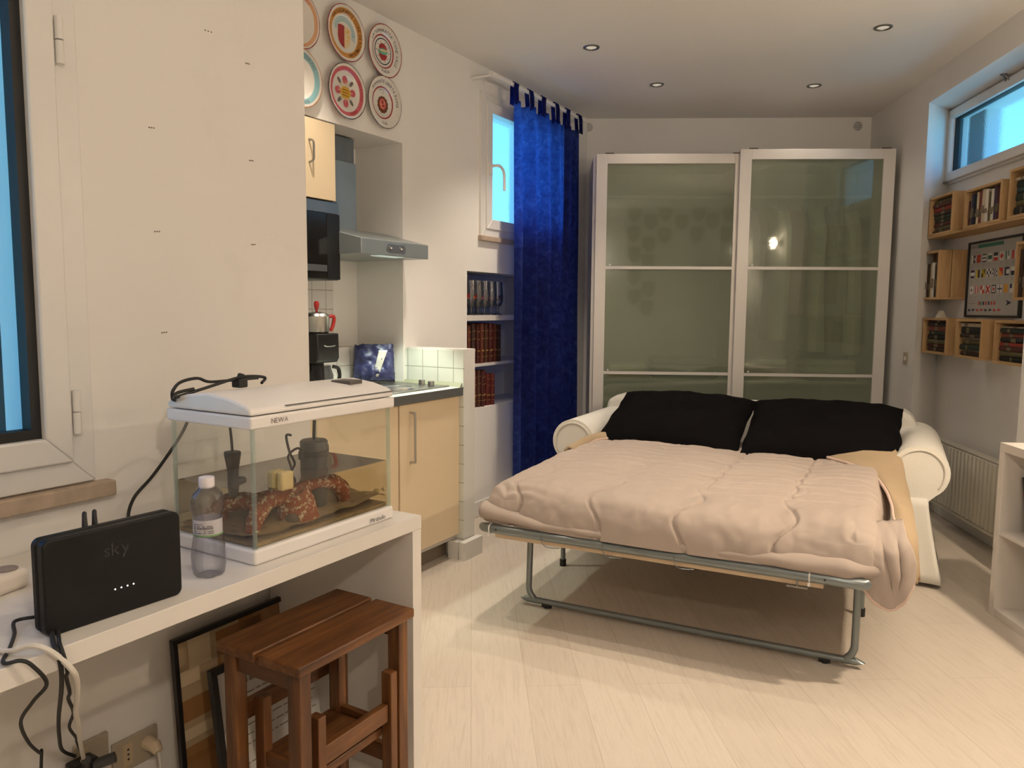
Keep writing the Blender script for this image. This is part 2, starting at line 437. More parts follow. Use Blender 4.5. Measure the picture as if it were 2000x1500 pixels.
M['batten'] = wood('slat_wood', (0.50, 0.36, 0.22, 1), (0.62, 0.47, 0.32, 1), (0.68, 0.54, 0.38, 1), 0.5, 'x')
M['frame_black'] = plain('black_frame', (0.012, 0.010, 0.009, 1), 0.4)
M['paper'] = plain('paper', (0.68, 0.66, 0.62, 1), 0.8, var=0.03)
M['ink'] = plain('print_ink', (0.03, 0.03, 0.04, 1), 0.8)
M['pages'] = plain('book_pages', (0.50, 0.43, 0.32, 1), 0.85, var=0.12, scale=60)
M['tube'] = plain('grey_metal_tube', (0.23, 0.26, 0.265, 1), 0.3, 0.55, var=0.05)
M['sofa'] = plain('white_loose_cover', (0.74, 0.72, 0.66, 1), 0.9, var=0.04, scale=6, bmp=0.25, bscale=180, spec=0.2)
M['piping'] = plain('cover_piping', (0.66, 0.63, 0.57, 1), 0.9, spec=0.2)
M['duvet'] = plain('pink_quilt', (0.42, 0.350, 0.305, 1), 0.72, var=0.03, scale=5, bmp=0.15, bscale=40, spec=0.25)
M['quilt_edge'] = plain('pink_quilt_piping', (0.66, 0.50, 0.42, 1), 0.8)
M['fleece'] = plain('beige_fleece', (0.40, 0.305, 0.20, 1), 0.95, var=0.05, bmp=0.4, bscale=220, spec=0.1)
M['pillow'] = plain('black_cotton', (0.0045, 0.004, 0.0045, 1), 0.9, var=0.2, bmp=0.3, bscale=25, spec=0.06)
M['wframe'] = plain('aluminium_door_frame', (0.66, 0.63, 0.60, 1), 0.4, 0.15, var=0.02)
M['carcass'] = plain('wardrobe_carcass', (0.66, 0.64, 0.61, 1), 0.5, var=0.02)
M['frosted'] = glassy('frosted_green_glass', (0.80, 0.86, 0.76, 1), 0.04, 0.32, (0.34, 0.365, 0.29, 1), 1.6)
M['radiator'] = plain('radiator_enamel', (0.60, 0.57, 0.50, 1), 0.4, var=0.02)
M['clear'] = glassy('clear_glass', (0.985, 0.993, 0.988, 1), 0.0)
M['pane'] = glassy('window_glass', (0.90, 0.97, 1.0, 1), 0.0)
M['tank_edge'] = glassy('tank_glass_edge', (0.86, 0.93, 0.91, 1), 0.05, 0.12, (0.6, 0.68, 0.65, 1))
M['plastic_clear'] = glassy('clear_plastic', (0.94, 0.94, 0.96, 1), 0.03, 0.022, (0.85, 0.85, 0.9, 1), 1.55, edge=(.58, .58, .60, 1))
M['drink_glass'] = glassy('drinking_glass', (0.95, 0.96, 0.98, 1), 0.02, 0.03, (0.8, 0.8, 0.85, 1), 1.6, edge=(.4, .42, .45, 1))
M['water_side'] = glassy('tank_water', (0.84, 0.79, 0.67, 1), 0.0, 0.03, (0.10, 0.08, 0.05, 1), 1.1)
M['water_top'] = glassy('tank_water_surface', (0.50, 0.43, 0.35, 1), 0.03, 0.80, (0.085, 0.065, 0.05, 1), 1.22)
M['brass'] = plain('dark_bronze', (0.10, 0.085, 0.065, 1), 0.35, 0.8)
M['green_shutter'] = plain('dark_green_shutter', (0.010, 0.028, 0.030, 1), 0.5)
M['outer_plaster'] = plain('outside_plaster', (0.62, 0.64, 0.64, 1), 0.9, var=0.3, scale=9, bmp=0.4)
M['lilac'] = plain('lilac_plastic', (0.40, 0.38, 0.75, 1), 0.4)
M['lamp'] = glow('lamp_glow', (1, 0.80, 0.55, 1), 30.0)
M['lamp_dim'] = glow('dim_lamp_glow', (1, 0.85, 0.65, 1), 0.5)
M['socket'] = plain('aged_socket_plate', (0.42, 0.36, 0.27, 1), 0.4)
def frosted_window():
    nt = NT('frosted_window_glass'); t = nt.n('ShaderNodeBsdfTranslucent'); t.inputs[0].default_value = (0.85, 0.92, 0.95, 1)
    r = nt.n('ShaderNodeBsdfRefraction'); r.inputs['Roughness'].default_value = 0.16; r.inputs['IOR'].default_value = 1.05
    r.inputs['Color'].default_value = (0.9, 0.95, 0.98, 1)
    m = nt.n('ShaderNodeMixShader'); m.inputs[0].default_value = 0.96; nt.l(t.outputs[0], m.inputs[1]); nt.l(r.outputs[0], m.inputs[2])
    g = nt.n('ShaderNodeBsdfGlossy'); g.inputs['Roughness'].default_value = 0.25
    f = fres(nt, 1.45); m2 = nt.n('ShaderNodeMixShader'); nt.l(f.outputs[0], m2.inputs[0]); nt.l(m.outputs[0], m2.inputs[1]); nt.l(g.outputs[0], m2.inputs[2])
    b = nt.n('ShaderNodeBump'); b.inputs['Strength'].default_value = 0.35; b.inputs['Distance'].default_value = 0.004
    nt.l(nz(nt, coords(nt), 90, 2), b.inputs['Height']); nt.l(b.outputs[0], r.inputs['Normal'])
    return nt.done(m2.outputs[0])
M['frost_pane'] = frosted_window()
def curtain_mat():
    nt = NT('mottled_blue_curtain'); v = coords(nt)
    a = nz(nt, v, 22, 5, 0.65, 0.8)
    c = ramp(nt, a, [(0.3, (0.008, 0.008, 0.030, 1)), (0.55, (0.013, 0.015, 0.056, 1)), (0.75, (0.022, 0.027, 0.095, 1))])
    p = bsdf(nt, (0, 0, 0, 1), 0.85, 0, 0.2); nt.l(c, p.inputs['Base Color'])
    t = nt.n('ShaderNodeBsdfTranslucent')
    c2 = ramp(nt, a, [(0.3, (0.05, 0.09, 0.40, 1)), (0.55, (0.09, 0.18, 0.68, 1)), (0.75, (0.16, 0.30, 0.92, 1))])
    nt.l(c2, t.inputs[0])
    m = nt.n('ShaderNodeMixShader'); m.inputs[0].default_value = 0.6; nt.l(p.outputs[0], m.inputs[1]); nt.l(t.outputs[0], m.inputs[2])
    return nt.done(m.outputs[0])
M['curtain'] = curtain_mat()
def speckle(name, c0, c1, scale, lo, hi, rough=0.8):
    nt = NT(name); p = bsdf(nt, c0, rough); v = coords(nt)
    a = nz(nt, v, scale, 5, 0.7, 0.5); b = nz(nt, v, scale * 0.3, 3)
    base = mixc(nt, b, tuple(q * 0.6 for q in c0[:3]) + (1,), tuple(min(1, q * 1.25) for q in c0[:3]) + (1,))
    nt.l(mixc(nt, ramp(nt, a, [(lo, (0, 0, 0, 1)), (hi, (1, 1, 1, 1))]), base, c1), p.inputs['Base Color'])
    bump(nt, a, p, 0.5, 0.004); return nt.done(p.outputs[0])
M['terracotta'] = speckle('terracotta_ornament', (0.34, 0.085, 0.030, 1), (0.75, 0.66, 0.52, 1), 85, 0.545, 0.58)
M['sand'] = speckle('tank_sand', (0.36, 0.27, 0.16, 1), (0.12, 0.075, 0.035, 1), 40, 0.55, 0.75, 0.95)
M['bag'] = speckle('crumpled_blue_bag', (0.030, 0.035, 0.115, 1), (0.10, 0.12, 0.28, 1), 25, 0.5, 0.75, 0.4)
def col_mat(key, c, rough=0.6, **k):
    if key not in M: M[key] = plain(key, c, rough, **k)
    return M[key]
# ------------------------------------------------------------------ the room shell
FOOT = [(fr.m @ Vector((x, y, 0))).to_2d() for fr, x, y in ((L, -2.15, -2.6), (L, -2.15, 1.42), (L, -3.3, 1.42), (L, -3.3, 3.4), (L, -2.97, 3.4), (L, -2.97, 6.35), (B, 3.1, 6.23), (E, 2.5, 6.1), (E, 2.5, 3.5), (B, 4.3, 3.75), (B, 4.3, -.55), (B, -2.6, -.55))][::-1]
struct('floor', MB().prism(FOOT, -.06, 0), M['floor'])
struct('ceiling', MB().prism(FOOT, HC, HC + .08), M['ceiling'])

# near left wall with the window (plane n = -1.82)
NW, NT_ = -1.82, -2.15
b = MB()
cells(b, [-2.6, 0.16, 1.028, 1.78], [0, 0.90, 2.20, HC], [(0.16, 1.028, 0.90, 2.20)], lambda m, a0, a1, c0, c1: m.box(NT_, NW, a0, a1, c0, c1))
b.m = 1
for (s, z, w) in ((1.43, 2.05, .012), (1.56, 2.00, .007), (1.25, 1.76, .008), (1.565, 1.73, .007), (1.255, 1.50, .008), (1.565, 1.49, .007), (1.265, 1.24, .008)):
    for q in range(3):
        b.tube([(NW + .0006, s + (q - 1) * w * .8, z + .001 * ((q * 7) % 3)), (NW + .0012, s + (q - 1) * w * .8 + .003, z + .001)], .0016, 5)
struct('wall_left', b, [M['wall_worn'], M['mark']], L)
# exterior seen through that window: plaster of the neighbouring wing, shutter
b = MB(); b.box(-3.6, NT_, 1.42, 1.78, 0, HC); struct('wall_outside_left', b, M['outer_plaster'], L)

# kitchen wall (plane n = -2.62) with cooking niche, shelf niche and window opening
KW, KB = -2.62, -3.25
b = MB()
KT = -2.96
cells(b, [1.78, 3.25, 3.40], [0, 2.17, HC], [(1.78, 3.25, 0, 2.17)], lambda m, a0, a1, c0, c1: m.box(KB, KW, a0, a1, c0, c1))
cells(b, [3.40, 3.857, 4.0, 4.80, 4.90, 6.3], [0, 0.69, 1.535, 1.76, 2.61, HC],
      [(3.857, 4.80, 0.69, 1.535), (4.0, 4.90, 1.76, 2.61)], lambda m, a0, a1, c0, c1: m.box(KT, KW, a0, a1, c0, c1))
b.box(KB, -2.945, 1.78, 3.25, 0, 2.17)          # back of the cooking niche
b.box(KT, -2.93, 3.857, 4.80, 0.69, 1.535)       # back of the shelf niche
struct('wall_kitchen', b, M['wall'], L)
b = MB(); b.box(-2.945, -2.937, 1.78, 3.055, 1.10, 1.60); b.box(-2.945, -2.865, 1.78, 3.25, 0.0, 1.10)
struct('trim_1', b, M['tile_s'], L)             # tiled back of the niche with its ledge
# low tiled end wall of the kitchen
b = MB(); b.box(-2.62, -2.237, 3.27, 3.37, 0.0, 1.10); b.m = 1; b.box(-2.62, -2.237, 3.262, 3.27, 0.0, 1.093)
b.m = 2; b.box(-2.232, -2.195, 3.215, 3.385, 0, .095); b.box(-2.30, -2.237, 3.215, 3.255, 0, .095)
struct('wall_kitchen_end', b, [M['skirting'], M['tile_n'], M['skirting']], L)
b = MB(); b.box(KW, KW + .014, 3.37, 6.3, 0, .10); struct('baseboard_left', b, M['skirting'], L, bevel=.004)

# back wall
DB = 6.084
b = MB(); b.box(0.12, 3.2, DB, DB + .15, 0, HC); struct('wall_back', b, M['wall'], B)
# right wall (plane m = 1.98) with the deep alcove of window, shelves and radiator
b = MB()
cells(b, [2.0, 3.90, 5.37, 6.4], [0, 2.60, HC], [(3.90, 5.37, 0, 2.60)], lambda m, a0, a1, c0, c1: m.box(1.98, 2.5, a0, a1, c0, c1))
cells(b, [3.90, 4.05, 5.35, 5.37], [0, 2.14, 2.595, 2.60], [(4.05, 5.35, 2.14, 2.595)], lambda m, a0, a1, c0, c1: m.box(2.2, 2.39, a0, a1, c0, c1))
b.prism([(1.98, 5.17), (2.2, 5.37), (1.98, 5.37)], 0, 2.60)     # splayed far jamb
struct('wall_right', b, M['wall'], E)
b = MB(); b.box(2.185, 2.2, 3.90, 5.36, 0, .09); struct('baseboard_right', b, M['skirting'], E, bevel=.004)
# rear wall and the dark door behind the photographer (seen only in the wardrobe glass)
b = MB(); b.box(-2.7, 4.3, -.55, -.4, 0, HC); struct('wall_rear', b, M['wall'], B)
b = MB(); b.box(4.15, 4.3, -.4, 3.6, 0, HC); b.box(2.35, 4.3, 3.6, 3.75, 0, HC); struct('wall_side_room', b, M['wall'], B)
b = MB(); b.box(3.55, 4.14, -.4, -.36, 0, 2.1); struct('door_1', b, col_mat('dark_door', (0.035, 0.03, 0.028, 1), 0.5), B, bevel=.01)

# ------------------------------------------------------------------ window 1 (near left)
w = bpy.data.objects.new('window_1', None); COL.objects.link(w); w.matrix_world = L.m.copy(); tag(w, 'white framed window with black glazing seal beside the router', 'window', kind='structure')
def rect_frame(mb, y0, y1, z0, z1, x0, x1, t):
    mb.prism([(y0, z0), (y1, z0), (y1 - t, z0 + t), (y0 + t, z0 + t)], x0, x1, 'x'); mb.prism([(y1, z0), (y1, z1), (y1 - t, z1 - t), (y1 - t, z0 + t)], x0, x1, 'x')
    mb.prism([(y1, z1), (y0, z1), (y0 + t, z1 - t), (y1 - t, z1 - t)], x0, x1, 'x'); mb.prism([(y0, z1), (y0, z0), (y0 + t, z0 + t), (y0 + t, z1 - t)], x0, x1, 'x')
    return mb
struct('frame', rect_frame(MB(), .14, 1.06, .888, 2.22, -1.90, -1.808, .065), M['pvc'], parent=w, bevel=.003)
struct('sash', rect_frame(MB(), .20, 1.003, .944, 2.16, -1.88, -1.793, .062), M['pvc'], parent=w, bevel=.005)
struct('seal', rect_frame(MB(), .262, .941, 1.006, 2.098, -1.85, -1.812, .022), M['rubber'], parent=w)
b = MB(); b.box(-1.842, -1.838, .28, .92, 1.02, 2.08); struct('pane', b, M['pane'], parent=w)
for z in (1.06, 1.90):
    b = MB(); b.cyl((-1.793, 1.013, z - .05), (-1.793, 1.013, z + .0), .009, 12); b.cyl((-1.793, 1.013, z + .003), (-1.793, 1.013, z + .052), .009, 12)
    struct('hinge', b, M['pvc'], parent=w)
b = MB(); b.box(-1.90, -1.785, .10, 1.098, .846, .884); struct('trim_2', b, M['stone'], L, bevel=.004)
# green louvred shutter standing outside that window
t = thing('window_shutter', 'dark green louvred shutter outside the near left window', 'shutter', L, (-2.36, .54, .82))
b = MB(); rect_frame(b, 0, .62, 0, 1.45, -.02, .02, .06); part('shutter_frame', b, M['green_shutter'], t)
b = MB()
for k in range(26):
    b.prism([(-.018, .065 + k * .051), (.018, .10 + k * .051), (.018, .106 + k * .051), (-.018, .071 + k * .051)], .06, .56, 'y')
part('louvres', b, M['green_shutter'], t)
b = MB(); b.box(-.07, .07, 0, .26, 0, .012); b.prism([(-.07, .012), (.07, .012), (.085, .05), (-.085, .05)], 0, .26, 'y')
solo('plant_saucer', b, M['lilac'], 'shallow lilac tray on the outer sill of the near left window', 'tray', L, (-2.03, .63, .90))

# ------------------------------------------------------------------ window 2 (behind the curtain)
w = bpy.data.objects.new('window_2', None); COL.objects.link(w); w.matrix_world = L.m.copy(); tag(w, 'narrow white window with lever handle half hidden by the blue curtain', 'window', kind='structure')
struct('frame', rect_frame(MB(), 3.985, 4.915, 1.755, 2.615, -2.69, -2.605, .055), M['pvc'], parent=w, bevel=.003)
struct('sash', rect_frame(MB(), 4.04, 4.865, 1.80, 2.565, -2.68, -2.595, .062), M['pvc'], parent=w, bevel=.005)
b = MB(); b.box(-2.652, -2.647, 4.09, 4.81, 1.85, 2.515); struct('pane', b, M['frost_pane'], parent=w)
b = MB(); b.box(-2.597, -2.585, 4.058, 4.085, 2.13, 2.20); b.tube(smooth_path([(-2.585, 4.072, 2.18), (-2.55, 4.072, 2.18), (-2.545, 4.11, 2.18), (-2.545, 4.15, 2.15), (-2.545, 4.158, 2.08), (-2.545, 4.158, 2.04)], 4), .009, 10)
struct('window_handle', b, M['pvc'], parent=w)
b = MB(); b.box(-2.69, -2.59, 3.975, 4.93, 1.725, 1.755); struct('trim_3', b, M['stone'], L, bevel=.003)

# ------------------------------------------------------------------ window 3 (high in the right alcove)
w = bpy.data.objects.new('window_3', None); COL.objects.link(w); w.matrix_world = E.m.copy(); tag(w, 'low wide frosted window high in the right alcove', 'window', kind='structure')
struct('frame', rect_frame(MB(), 4.03, 5.358, 2.125, 2.598, 2.185, 2.29, .035), M['pvc'], parent=w, bevel=.003)
struct('sash', rect_frame(MB(), 4.07, 5.345, 2.14, 2.585, 2.165, 2.27, .055), M['pvc'], parent=w, bevel=.005)
struct('seal', rect_frame(MB(), 4.12, 5.295, 2.19, 2.54, 2.19, 2.235, .012), M['rubber'], parent=w)
b = MB(); b.box(2.215, 2.22, 4.12, 5.295, 2.19, 2.54); struct('pane', b, M['frost_pane'], parent=w)
b = MB(); b.box(2.15, 2.166, 5.28, 5.345, 2.128, 2.14); struct('latch', b, M['steel_dark'], parent=w)
b = MB(); b.ball((2.135, 4.60, 2.605), .018, 10, 6, (1, 1.2, .9)); b.cyl((2.135, 4.60, 2.60), (2.17, 4.64, 2.575), .007); b.cyl((2.14, 4.60, 2.60), (2.17, 4.60, 2.57), .006)
struct('closer', b, M['steel_dark'], parent=w)
b = MB(); b.box(2.295, 2.39, 5.335, 5.349, 2.141, 2.594); struct('shade_lining', b, col_mat('painted_reveal_shade', (.010, .011, .010, 1), .9), E)  # added lining on the outer jamb; the shaft's shade is put into its near-black colour
portal(L, (-2.24, .6, 1.5), radians(-90 - AL), .9, 1.4)
portal(L, (-2.98, 4.45, 2.18), radians(-90 - AL), .9, .85)
portal(E, (2.41, 4.7, 2.37), radians(90 - AE), 1.3, .45)

# ------------------------------------------------------------------ ceiling downlights, vents, switch, sockets
for i, (x, y, p) in enumerate(SPOTS):
    seen = i in (0, 1, 4, 5)
    lab = {0: 'recessed ceiling downlight nearest the wardrobe on the curtain side', 1: 'recessed ceiling downlight nearest the plates on the kitchen wall', 4: 'recessed ceiling downlight nearest the wardrobe on the window side',
           5: 'recessed ceiling downlight nearest the frosted window'}.get(i, 'recessed ceiling downlight over the near part of the room')
    t = thing('downlight', lab, 'ceiling light', Z0, (x, y, HC), group='recessed ceiling downlights')
    b = MB(); b.lathe([(.046, 0), (.046, -.004), (.040, -.007), (.031, -.005), (.030, .0)], 24); part('trim_ring', b, M['steel_dark'], t)
    b = MB(); b.lathe([(.0, -.0015), (.029, -.0015), (.029, 0)], 20); part('lamp_disc', b, M['lamp_dim'], t)
for x, lab in ((.25, 'round slatted wall vent above the left wardrobe door'), (2.27, 'round slatted wall vent above the right wardrobe door')):
    t = thing('wall_vent', lab, 'vent', B, (x, DB, 2.70), FACE_B, 'round wall vents')
    b = MB(); b.lathe([(.036, 0), (.038, .006), (.033, .009), (.031, .004), (.0, .004)], 24); part('grille_ring', b, M['white_plastic'], t)
    b = MB()
    for k in range(5): b.box(-sqrt(.031 ** 2 - (.012 * (k - 2)) ** 2), sqrt(.031 ** 2 - (.012 * (k - 2)) ** 2), (k - 2) * .012 - .002, (k - 2) * .012 + .002, .004, .008)
    part('slats', b, M['steel_dark'], t)
t = thing('light_switch', 'small aged light switch on the wall right of the wardrobe', 'switch', E, (1.98, 5.30, 1.006), FACE_E)
b = MB(); b.box(-.035, .035, -.04, .04, 0, .008); part('switch_plate', b, M['socket'], t, bevel=.002)
b = MB(); b.box(-.010, .010, -.012, .012, .008, .012); part('rocker', b, M['white_plastic'], t)
def socket(name, label, s, z, w_, h_, plug):
    t = thing(name, label, 'socket', L, (NW, s, z), FACE_L, None)
    b = MB(); b.box(-w_ / 2, w_ / 2, -h_ / 2, h_ / 2, 0, .010); part('socket_plate', b, M['socket'], t, bevel=.002)
    b = MB()
    for k in (-1, 0, 1): b.cyl((-.022, k * .013, .0095), (-.022, k * .013, .0108), .0032, 10)
    part('socket_holes', b, M['ink'], t)
    b = MB(); b.box(-.036, -.010, -.03, .03, .009, .0104); part('socket_insert', b, col_mat('pale_insert', rgb(190, 172, 140), .5), t)
socket('wall_socket', 'aged wall socket plate under the desk with a cream plug in it', 1.135, .155, .125, .085, True)
socket('wall_socket', 'small wall socket behind the tangle of black adapters', 1.02, .20, .085, .085, True)
t = thing('plug', 'cream plug pushed into the socket plate under the desk', 'plug', L, (NW + .0105, 1.168, .160), FACE_L)
b = MB(); b.tube([(0, 0, 0), (0, 0, .03), (0, -.012, .045)], [.019, .017, .012], 12); part('plug_body', b, col_mat('cream_plug', rgb(214, 196, 168), .4), t)
b = MB(); b.tube(smooth_path([(0, -.012, .044), (0, -.05, .05), (.004, -.10, .03), (.01, -.16, .012)], 5), .0035, 8); part('flex', b, M['cable_white'], t)

t = thing('wall_sconce', 'added unseen wall light on the rear wall, brightening the near left wall', 'wall light', B, (.45, -.4, 2.05), None)  # made-up fitting that carries the added rear fill lamp, out of view
b = MB(); b.box(-.05, .05, 0, .02, -.03, .03); part('wall_bracket', b, M['brass'], t, bevel=.003)
b = MB(); b.box(-.006, .006, .0, .05, -.01, .01); part('arm', b, M['brass'], t)
for q in (.06, -.06): part('bulb', MB().cyl((-.05, .10, q), (.05, .10, q), .009, 10), M['lamp_dim'], t)
# ------------------------------------------------------------------ wall sconces on the right wall (lighting the room; one is mirrored in the wardrobe glass)
for (x, y, z, p), lab in zip(SCONCES, ('small dark up and down wall light mirrored in the right wardrobe door', 'small dark up and down wall light above the near end of the white bookcase')):
    t = thing('wall_sconce', lab, 'wall light', E, (1.98, y, z), None, 'wall lights on the right wall')
    b = MB(); b.box(-.02, 0, -.05, .05, -.03, .03); part('wall_bracket', b, M['brass'], t, bevel=.003)
    b = MB(); b.box(-.165, -.155, -.075, .075, -.018, .018); b.box(-.16, 0, -.006, .006, -.010, .010); part('arm', b, M['brass'], t, bevel=.002)
    for q in (.045, -.045): part('bulb', MB().cyl((-.08, -.05, q), (-.08, .05, q), .009, 10), M['lamp'], t)
# ------------------------------------------------------------------ desk and what stands on it
t = thing('desk', 'white desk with slab end panel along the near left wall', 'desk', L, (0, 0, 0))
b = MB(); b.box(-1.815, -1.255, -.6, 1.63, .713, .75); part('desk_top', b, M['white_lam'], t, bevel=.0015)
b = MB(); b.box(-1.815, -1.256, 1.593, 1.63, 0, .713); part('side_panel', b, M['white_lam'], t, bevel=.001)

# aquarium
AX0, AX1, AY0, AY1, AZ = -1.578, -1.305, 1.108, 1.562, .75
t = thing('aquarium', 'white lidded glass aquarium standing on the desk', 'aquarium', L, (0, 0, 0))
b = MB(); b.box(AX0 - .004, AX1 + .004, AY0 - .004, AY1 + .006, AZ, AZ + .034); base = part('base_frame', b, M['white_plastic'], t, bevel=.006, seg=3)
b = MB()
zt = 1.052
for (x0, x1, y0, y1) in ((AX1 - .006, AX1, AY0, AY1), (AX0, AX0 + .006, AY0, AY1), (AX0 + .006, AX1 - .006, AY0, AY0 + .006), (AX0 + .006, AX1 - .006, AY1 - .006, AY1)): b.box(x0, x1, y0, y1, AZ + .03, zt)
part('glass_panes', b, M['clear'], t)
for (x, y) in ((AX1 - .004, AY0 + .004), (AX1 - .004, AY1 - .004), (AX0 + .004, AY0 + .004), (AX0 + .004, AY1 - .004)): part('edge_seal', MB().box(x - .0036, x + .0036, y - .0036, y + .0036, AZ + .03, zt), M['tank_edge'], t)
lx0, lx1, ly0, ly1 = AX0 - .006, AX1 + .006, AY0 - .008, AY1 + .012
b = MB(); b.box(lx0, lx1, ly0, ly1, 1.048, 1.076); lid = part('lid', b, M['white_plastic'], t, bevel=.005, seg=3)
b = MB()
cx = (lx0 + lx1) / 2
prof = [(lx0 + .001, 1.078), (lx1 - .001, 1.078), (lx1 - .004, 1.092), (lx1 - .02, 1.100), (lx1 - .07, 1.112), (cx, 1.120), (lx0 + .07, 1.112), (lx0 + .02, 1.100), (lx0 + .004, 1.092)]
b.prism(prof, ly0 + .001, ly1 - .001, 'y'); part('lid_cover', b, M['white_plastic'], lid, bevel=.006, seg=3)
b = MB(); b.box(lx1 - .006, lx1 + .0, ly0 + .10, ly1 - .004, 1.0915, 1.0925); part('lid_seam', b, M['dark_grey'], lid)
part('sticker', MB().prism([(-1.420, 1.465), (-1.365, 1.475), (-1.368, 1.525), (-1.423, 1.515)], 1.106, 1.1215), col_mat('grey_sticker', rgb(88, 82, 78), .5), lid, label='dark sticker on the lid')
b = MB(); b.T = Matrix.Translation((lx1 + .0012, 1.155, 1.057)) @ FACE_L; write(b, 'NEWA', .016); part('lid_logo', b, col_mat('logo_grey', rgb(120, 108, 108), .4), lid)
b = MB(); b.T = Matrix.Translation((AX1 + .0062, AY1 - .088, AZ + .008)) @ FACE_L; write(b, 'Mirabello', .016); part('base_logo', b, M['dark_grey'], base)
# water, sand and contents
b = MB(); wz = .908; g = .0075
b.box(AX0 + g, AX1 - g, AY0 + g, AY1 - g, AZ + .036, wz); b.mi[1] = 1
solo('aquarium_water', b, [M['water_side'], M['water_top']], 'murky water filling the lower half of the aquarium', 'water', L, (0, 0, 0), kind='stuff')
def sandfn(u, v):
    x = AX0 + .009 + u * (AX1 - AX0 - .018); y = AY0 + .009 + v * (AY1 - AY0 - .018)
    return (x, y, .806 + .010 * v + .012 * noise.noise((x * 14, y * 14, 3)) + .004 * noise.noise((x * 60, y * 60, 1)))
b = MB(); b.grid(sandfn, 30, 46)
b.box(AX0 + .009, AX1 - .009, AY0 + .009, AY1 - .009, AZ + .0365, .795)
solo('aquarium_sand', b, M['sand'], 'brown sand bed on the bottom of the aquarium', 'sand', L, kind='stuff')
b = MB()
def limb(p, r, seg=12):
    P = smooth_path(p, 5); n = len(P); R = []
    for i in range(n):
        q = i / (n - 1) * (len(r) - 1); k = min(int(q), len(r) - 2); R.append(r[k] + (r[k + 1] - r[k]) * (q - k))
    b.tube(P, R, seg)
X = -1.375
limb([(X + .015, 1.145, .805), (X + .012, 1.165, .845), (X, 1.21, .880), (X, 1.27, .888)], [.017, .020, .026, .036])
limb([(X, 1.25, .885), (X, 1.31, .893), (X, 1.37, .893), (X, 1.425, .878), (X + .005, 1.447, .850), (X + .004, 1.452, .815)], [.034, .024, .020, .022, .022, .013])
limb([(X + .006, 1.27, .885), (X + .008, 1.285, .85), (X + .006, 1.295, .808)], [.038, .045, .050])
limb([(X - .02, 1.20, .872), (X - .08, 1.18, .868), (X - .12, 1.165, .84), (X - .125, 1.16, .806)], [.026, .024, .026, .030])
limb([(X - .02, 1.30, .885), (X - .09, 1.31, .875), (X - .13, 1.30, .81)], [.026, .022, .026])
mb2 = b; b.v = [(p[0], p[1], .80 + (p[2] - .80) * .84) for p in b.v]; b.v = [tuple(Vector(p) + .004 * noise.noise_vector(Vector(p) * 45)) for p in b.v]
solo('terracotta_ornament', b, M['terracotta'], 'speckled terracotta arched cave ornament in the aquarium water', 'ornament', L)
b = MB(); b.ball((-1.352, 1.262, .815), .020, 12, 8); solo('pebble', b, plain('grey_pebble', (.13, .11, .09, 1), .8, var=.3, scale=60), 'round grey pebble beside the terracotta ornament', 'pebble', L)
t = thing('aquarium_filter', 'black cylinder filter standing in the aquarium water', 'filter', L, (-1.405, 1.385, .90))
b = MB(); b.lathe([(.030, -.09), (.031, -.005), (.034, .0), (.034, .045), (.0345, .075), (.030, .079), (.0, .080)], 24); part('filter_body', b, M['dark_grey'], t)
b = MB(); b.lathe([(.0365, .038), (.0365, .052)], 24); b.box(-.006, .006, .034, .046, .035, .06); b.box(-.006, .006, -.047, -.034, .035, .055); part('clamp_band', b, M['black_plastic'], t)
b = MB(); b.tube([(0, .0, .078), (0, .004, .145)], .004, 8); b.tube(smooth_path([(.0, -.036, .05), (.0, -.055, .065), (.0, -.085, .05), (.01, -.085, .02), (.01, -.10, .004), (.0, -.14, -.002)], 5), .003, 8)
b.tube(smooth_path([(.0, -.075, .10), (.0, -.09, .10), (.005, -.085, .06), (.005, -.07, .03), (.0, -.08, .01)], 5), .003, 8); part('filter_cables', b, M['rubber'], t)
t = thing('aquarium_pump', 'small black pump hanging by its cable in the aquarium', 'pump', L, (-1.44, 1.165, .93))
b = MB(); b.lathe([(.010, -.055), (.013, -.03), (.012, 0), (.015, .02), (.019, .045), (.018, .049), (0, .05)], 16); b.cyl((0, .0, -.02), (.0, .028, -.026), .012); part('pump_body', b, M['dark_grey'], t)
b = MB(); b.tube(smooth_path([(0, 0, .048), (0, -.002, .08), (0, -.006, .118)], 5), .003, 8); part('pump_cable', b, M['rubber'], t)
t = thing('glass_cleaner', 'cream two-halved magnetic glass cleaner clamped on the front pane', 'cleaner', L, (-1.305, 1.192, .925))
b = MB(); b.box(.001, .020, -.022, .014, -.021, .021); part('outer_half', b, col_mat('cream_plastic', rgb(186, 168, 122), .45), t, bevel=.006, seg=3)
b = MB(); b.box(-.030, -.0075, -.022, .014, -.021, .021); part('inner_half', b, M['cream_plastic'], t, bevel=.006, seg=3)
b = MB(); b.tube(smooth_path([(-1.34, 1.50, .824), (-1.33, 1.525, .824), (-1.322, 1.535, .826)], 4), .0015, 6); b.ball((-1.322, 1.527, .829), .009, 10, 6, (1, 1.2, .7)); b.ball((-1.318, 1.548, .830), .006, 10, 6)
b.tube(smooth_path([(-1.44, 1.44, .83), (-1.38, 1.48, .828), (-1.325, 1.524, .828)], 4), .0015, 6)
solo('suction_cup', b, M['cream_plastic'], 'cream suction cup and tube on the sand at the right end of the aquarium', 'suction cup', L)
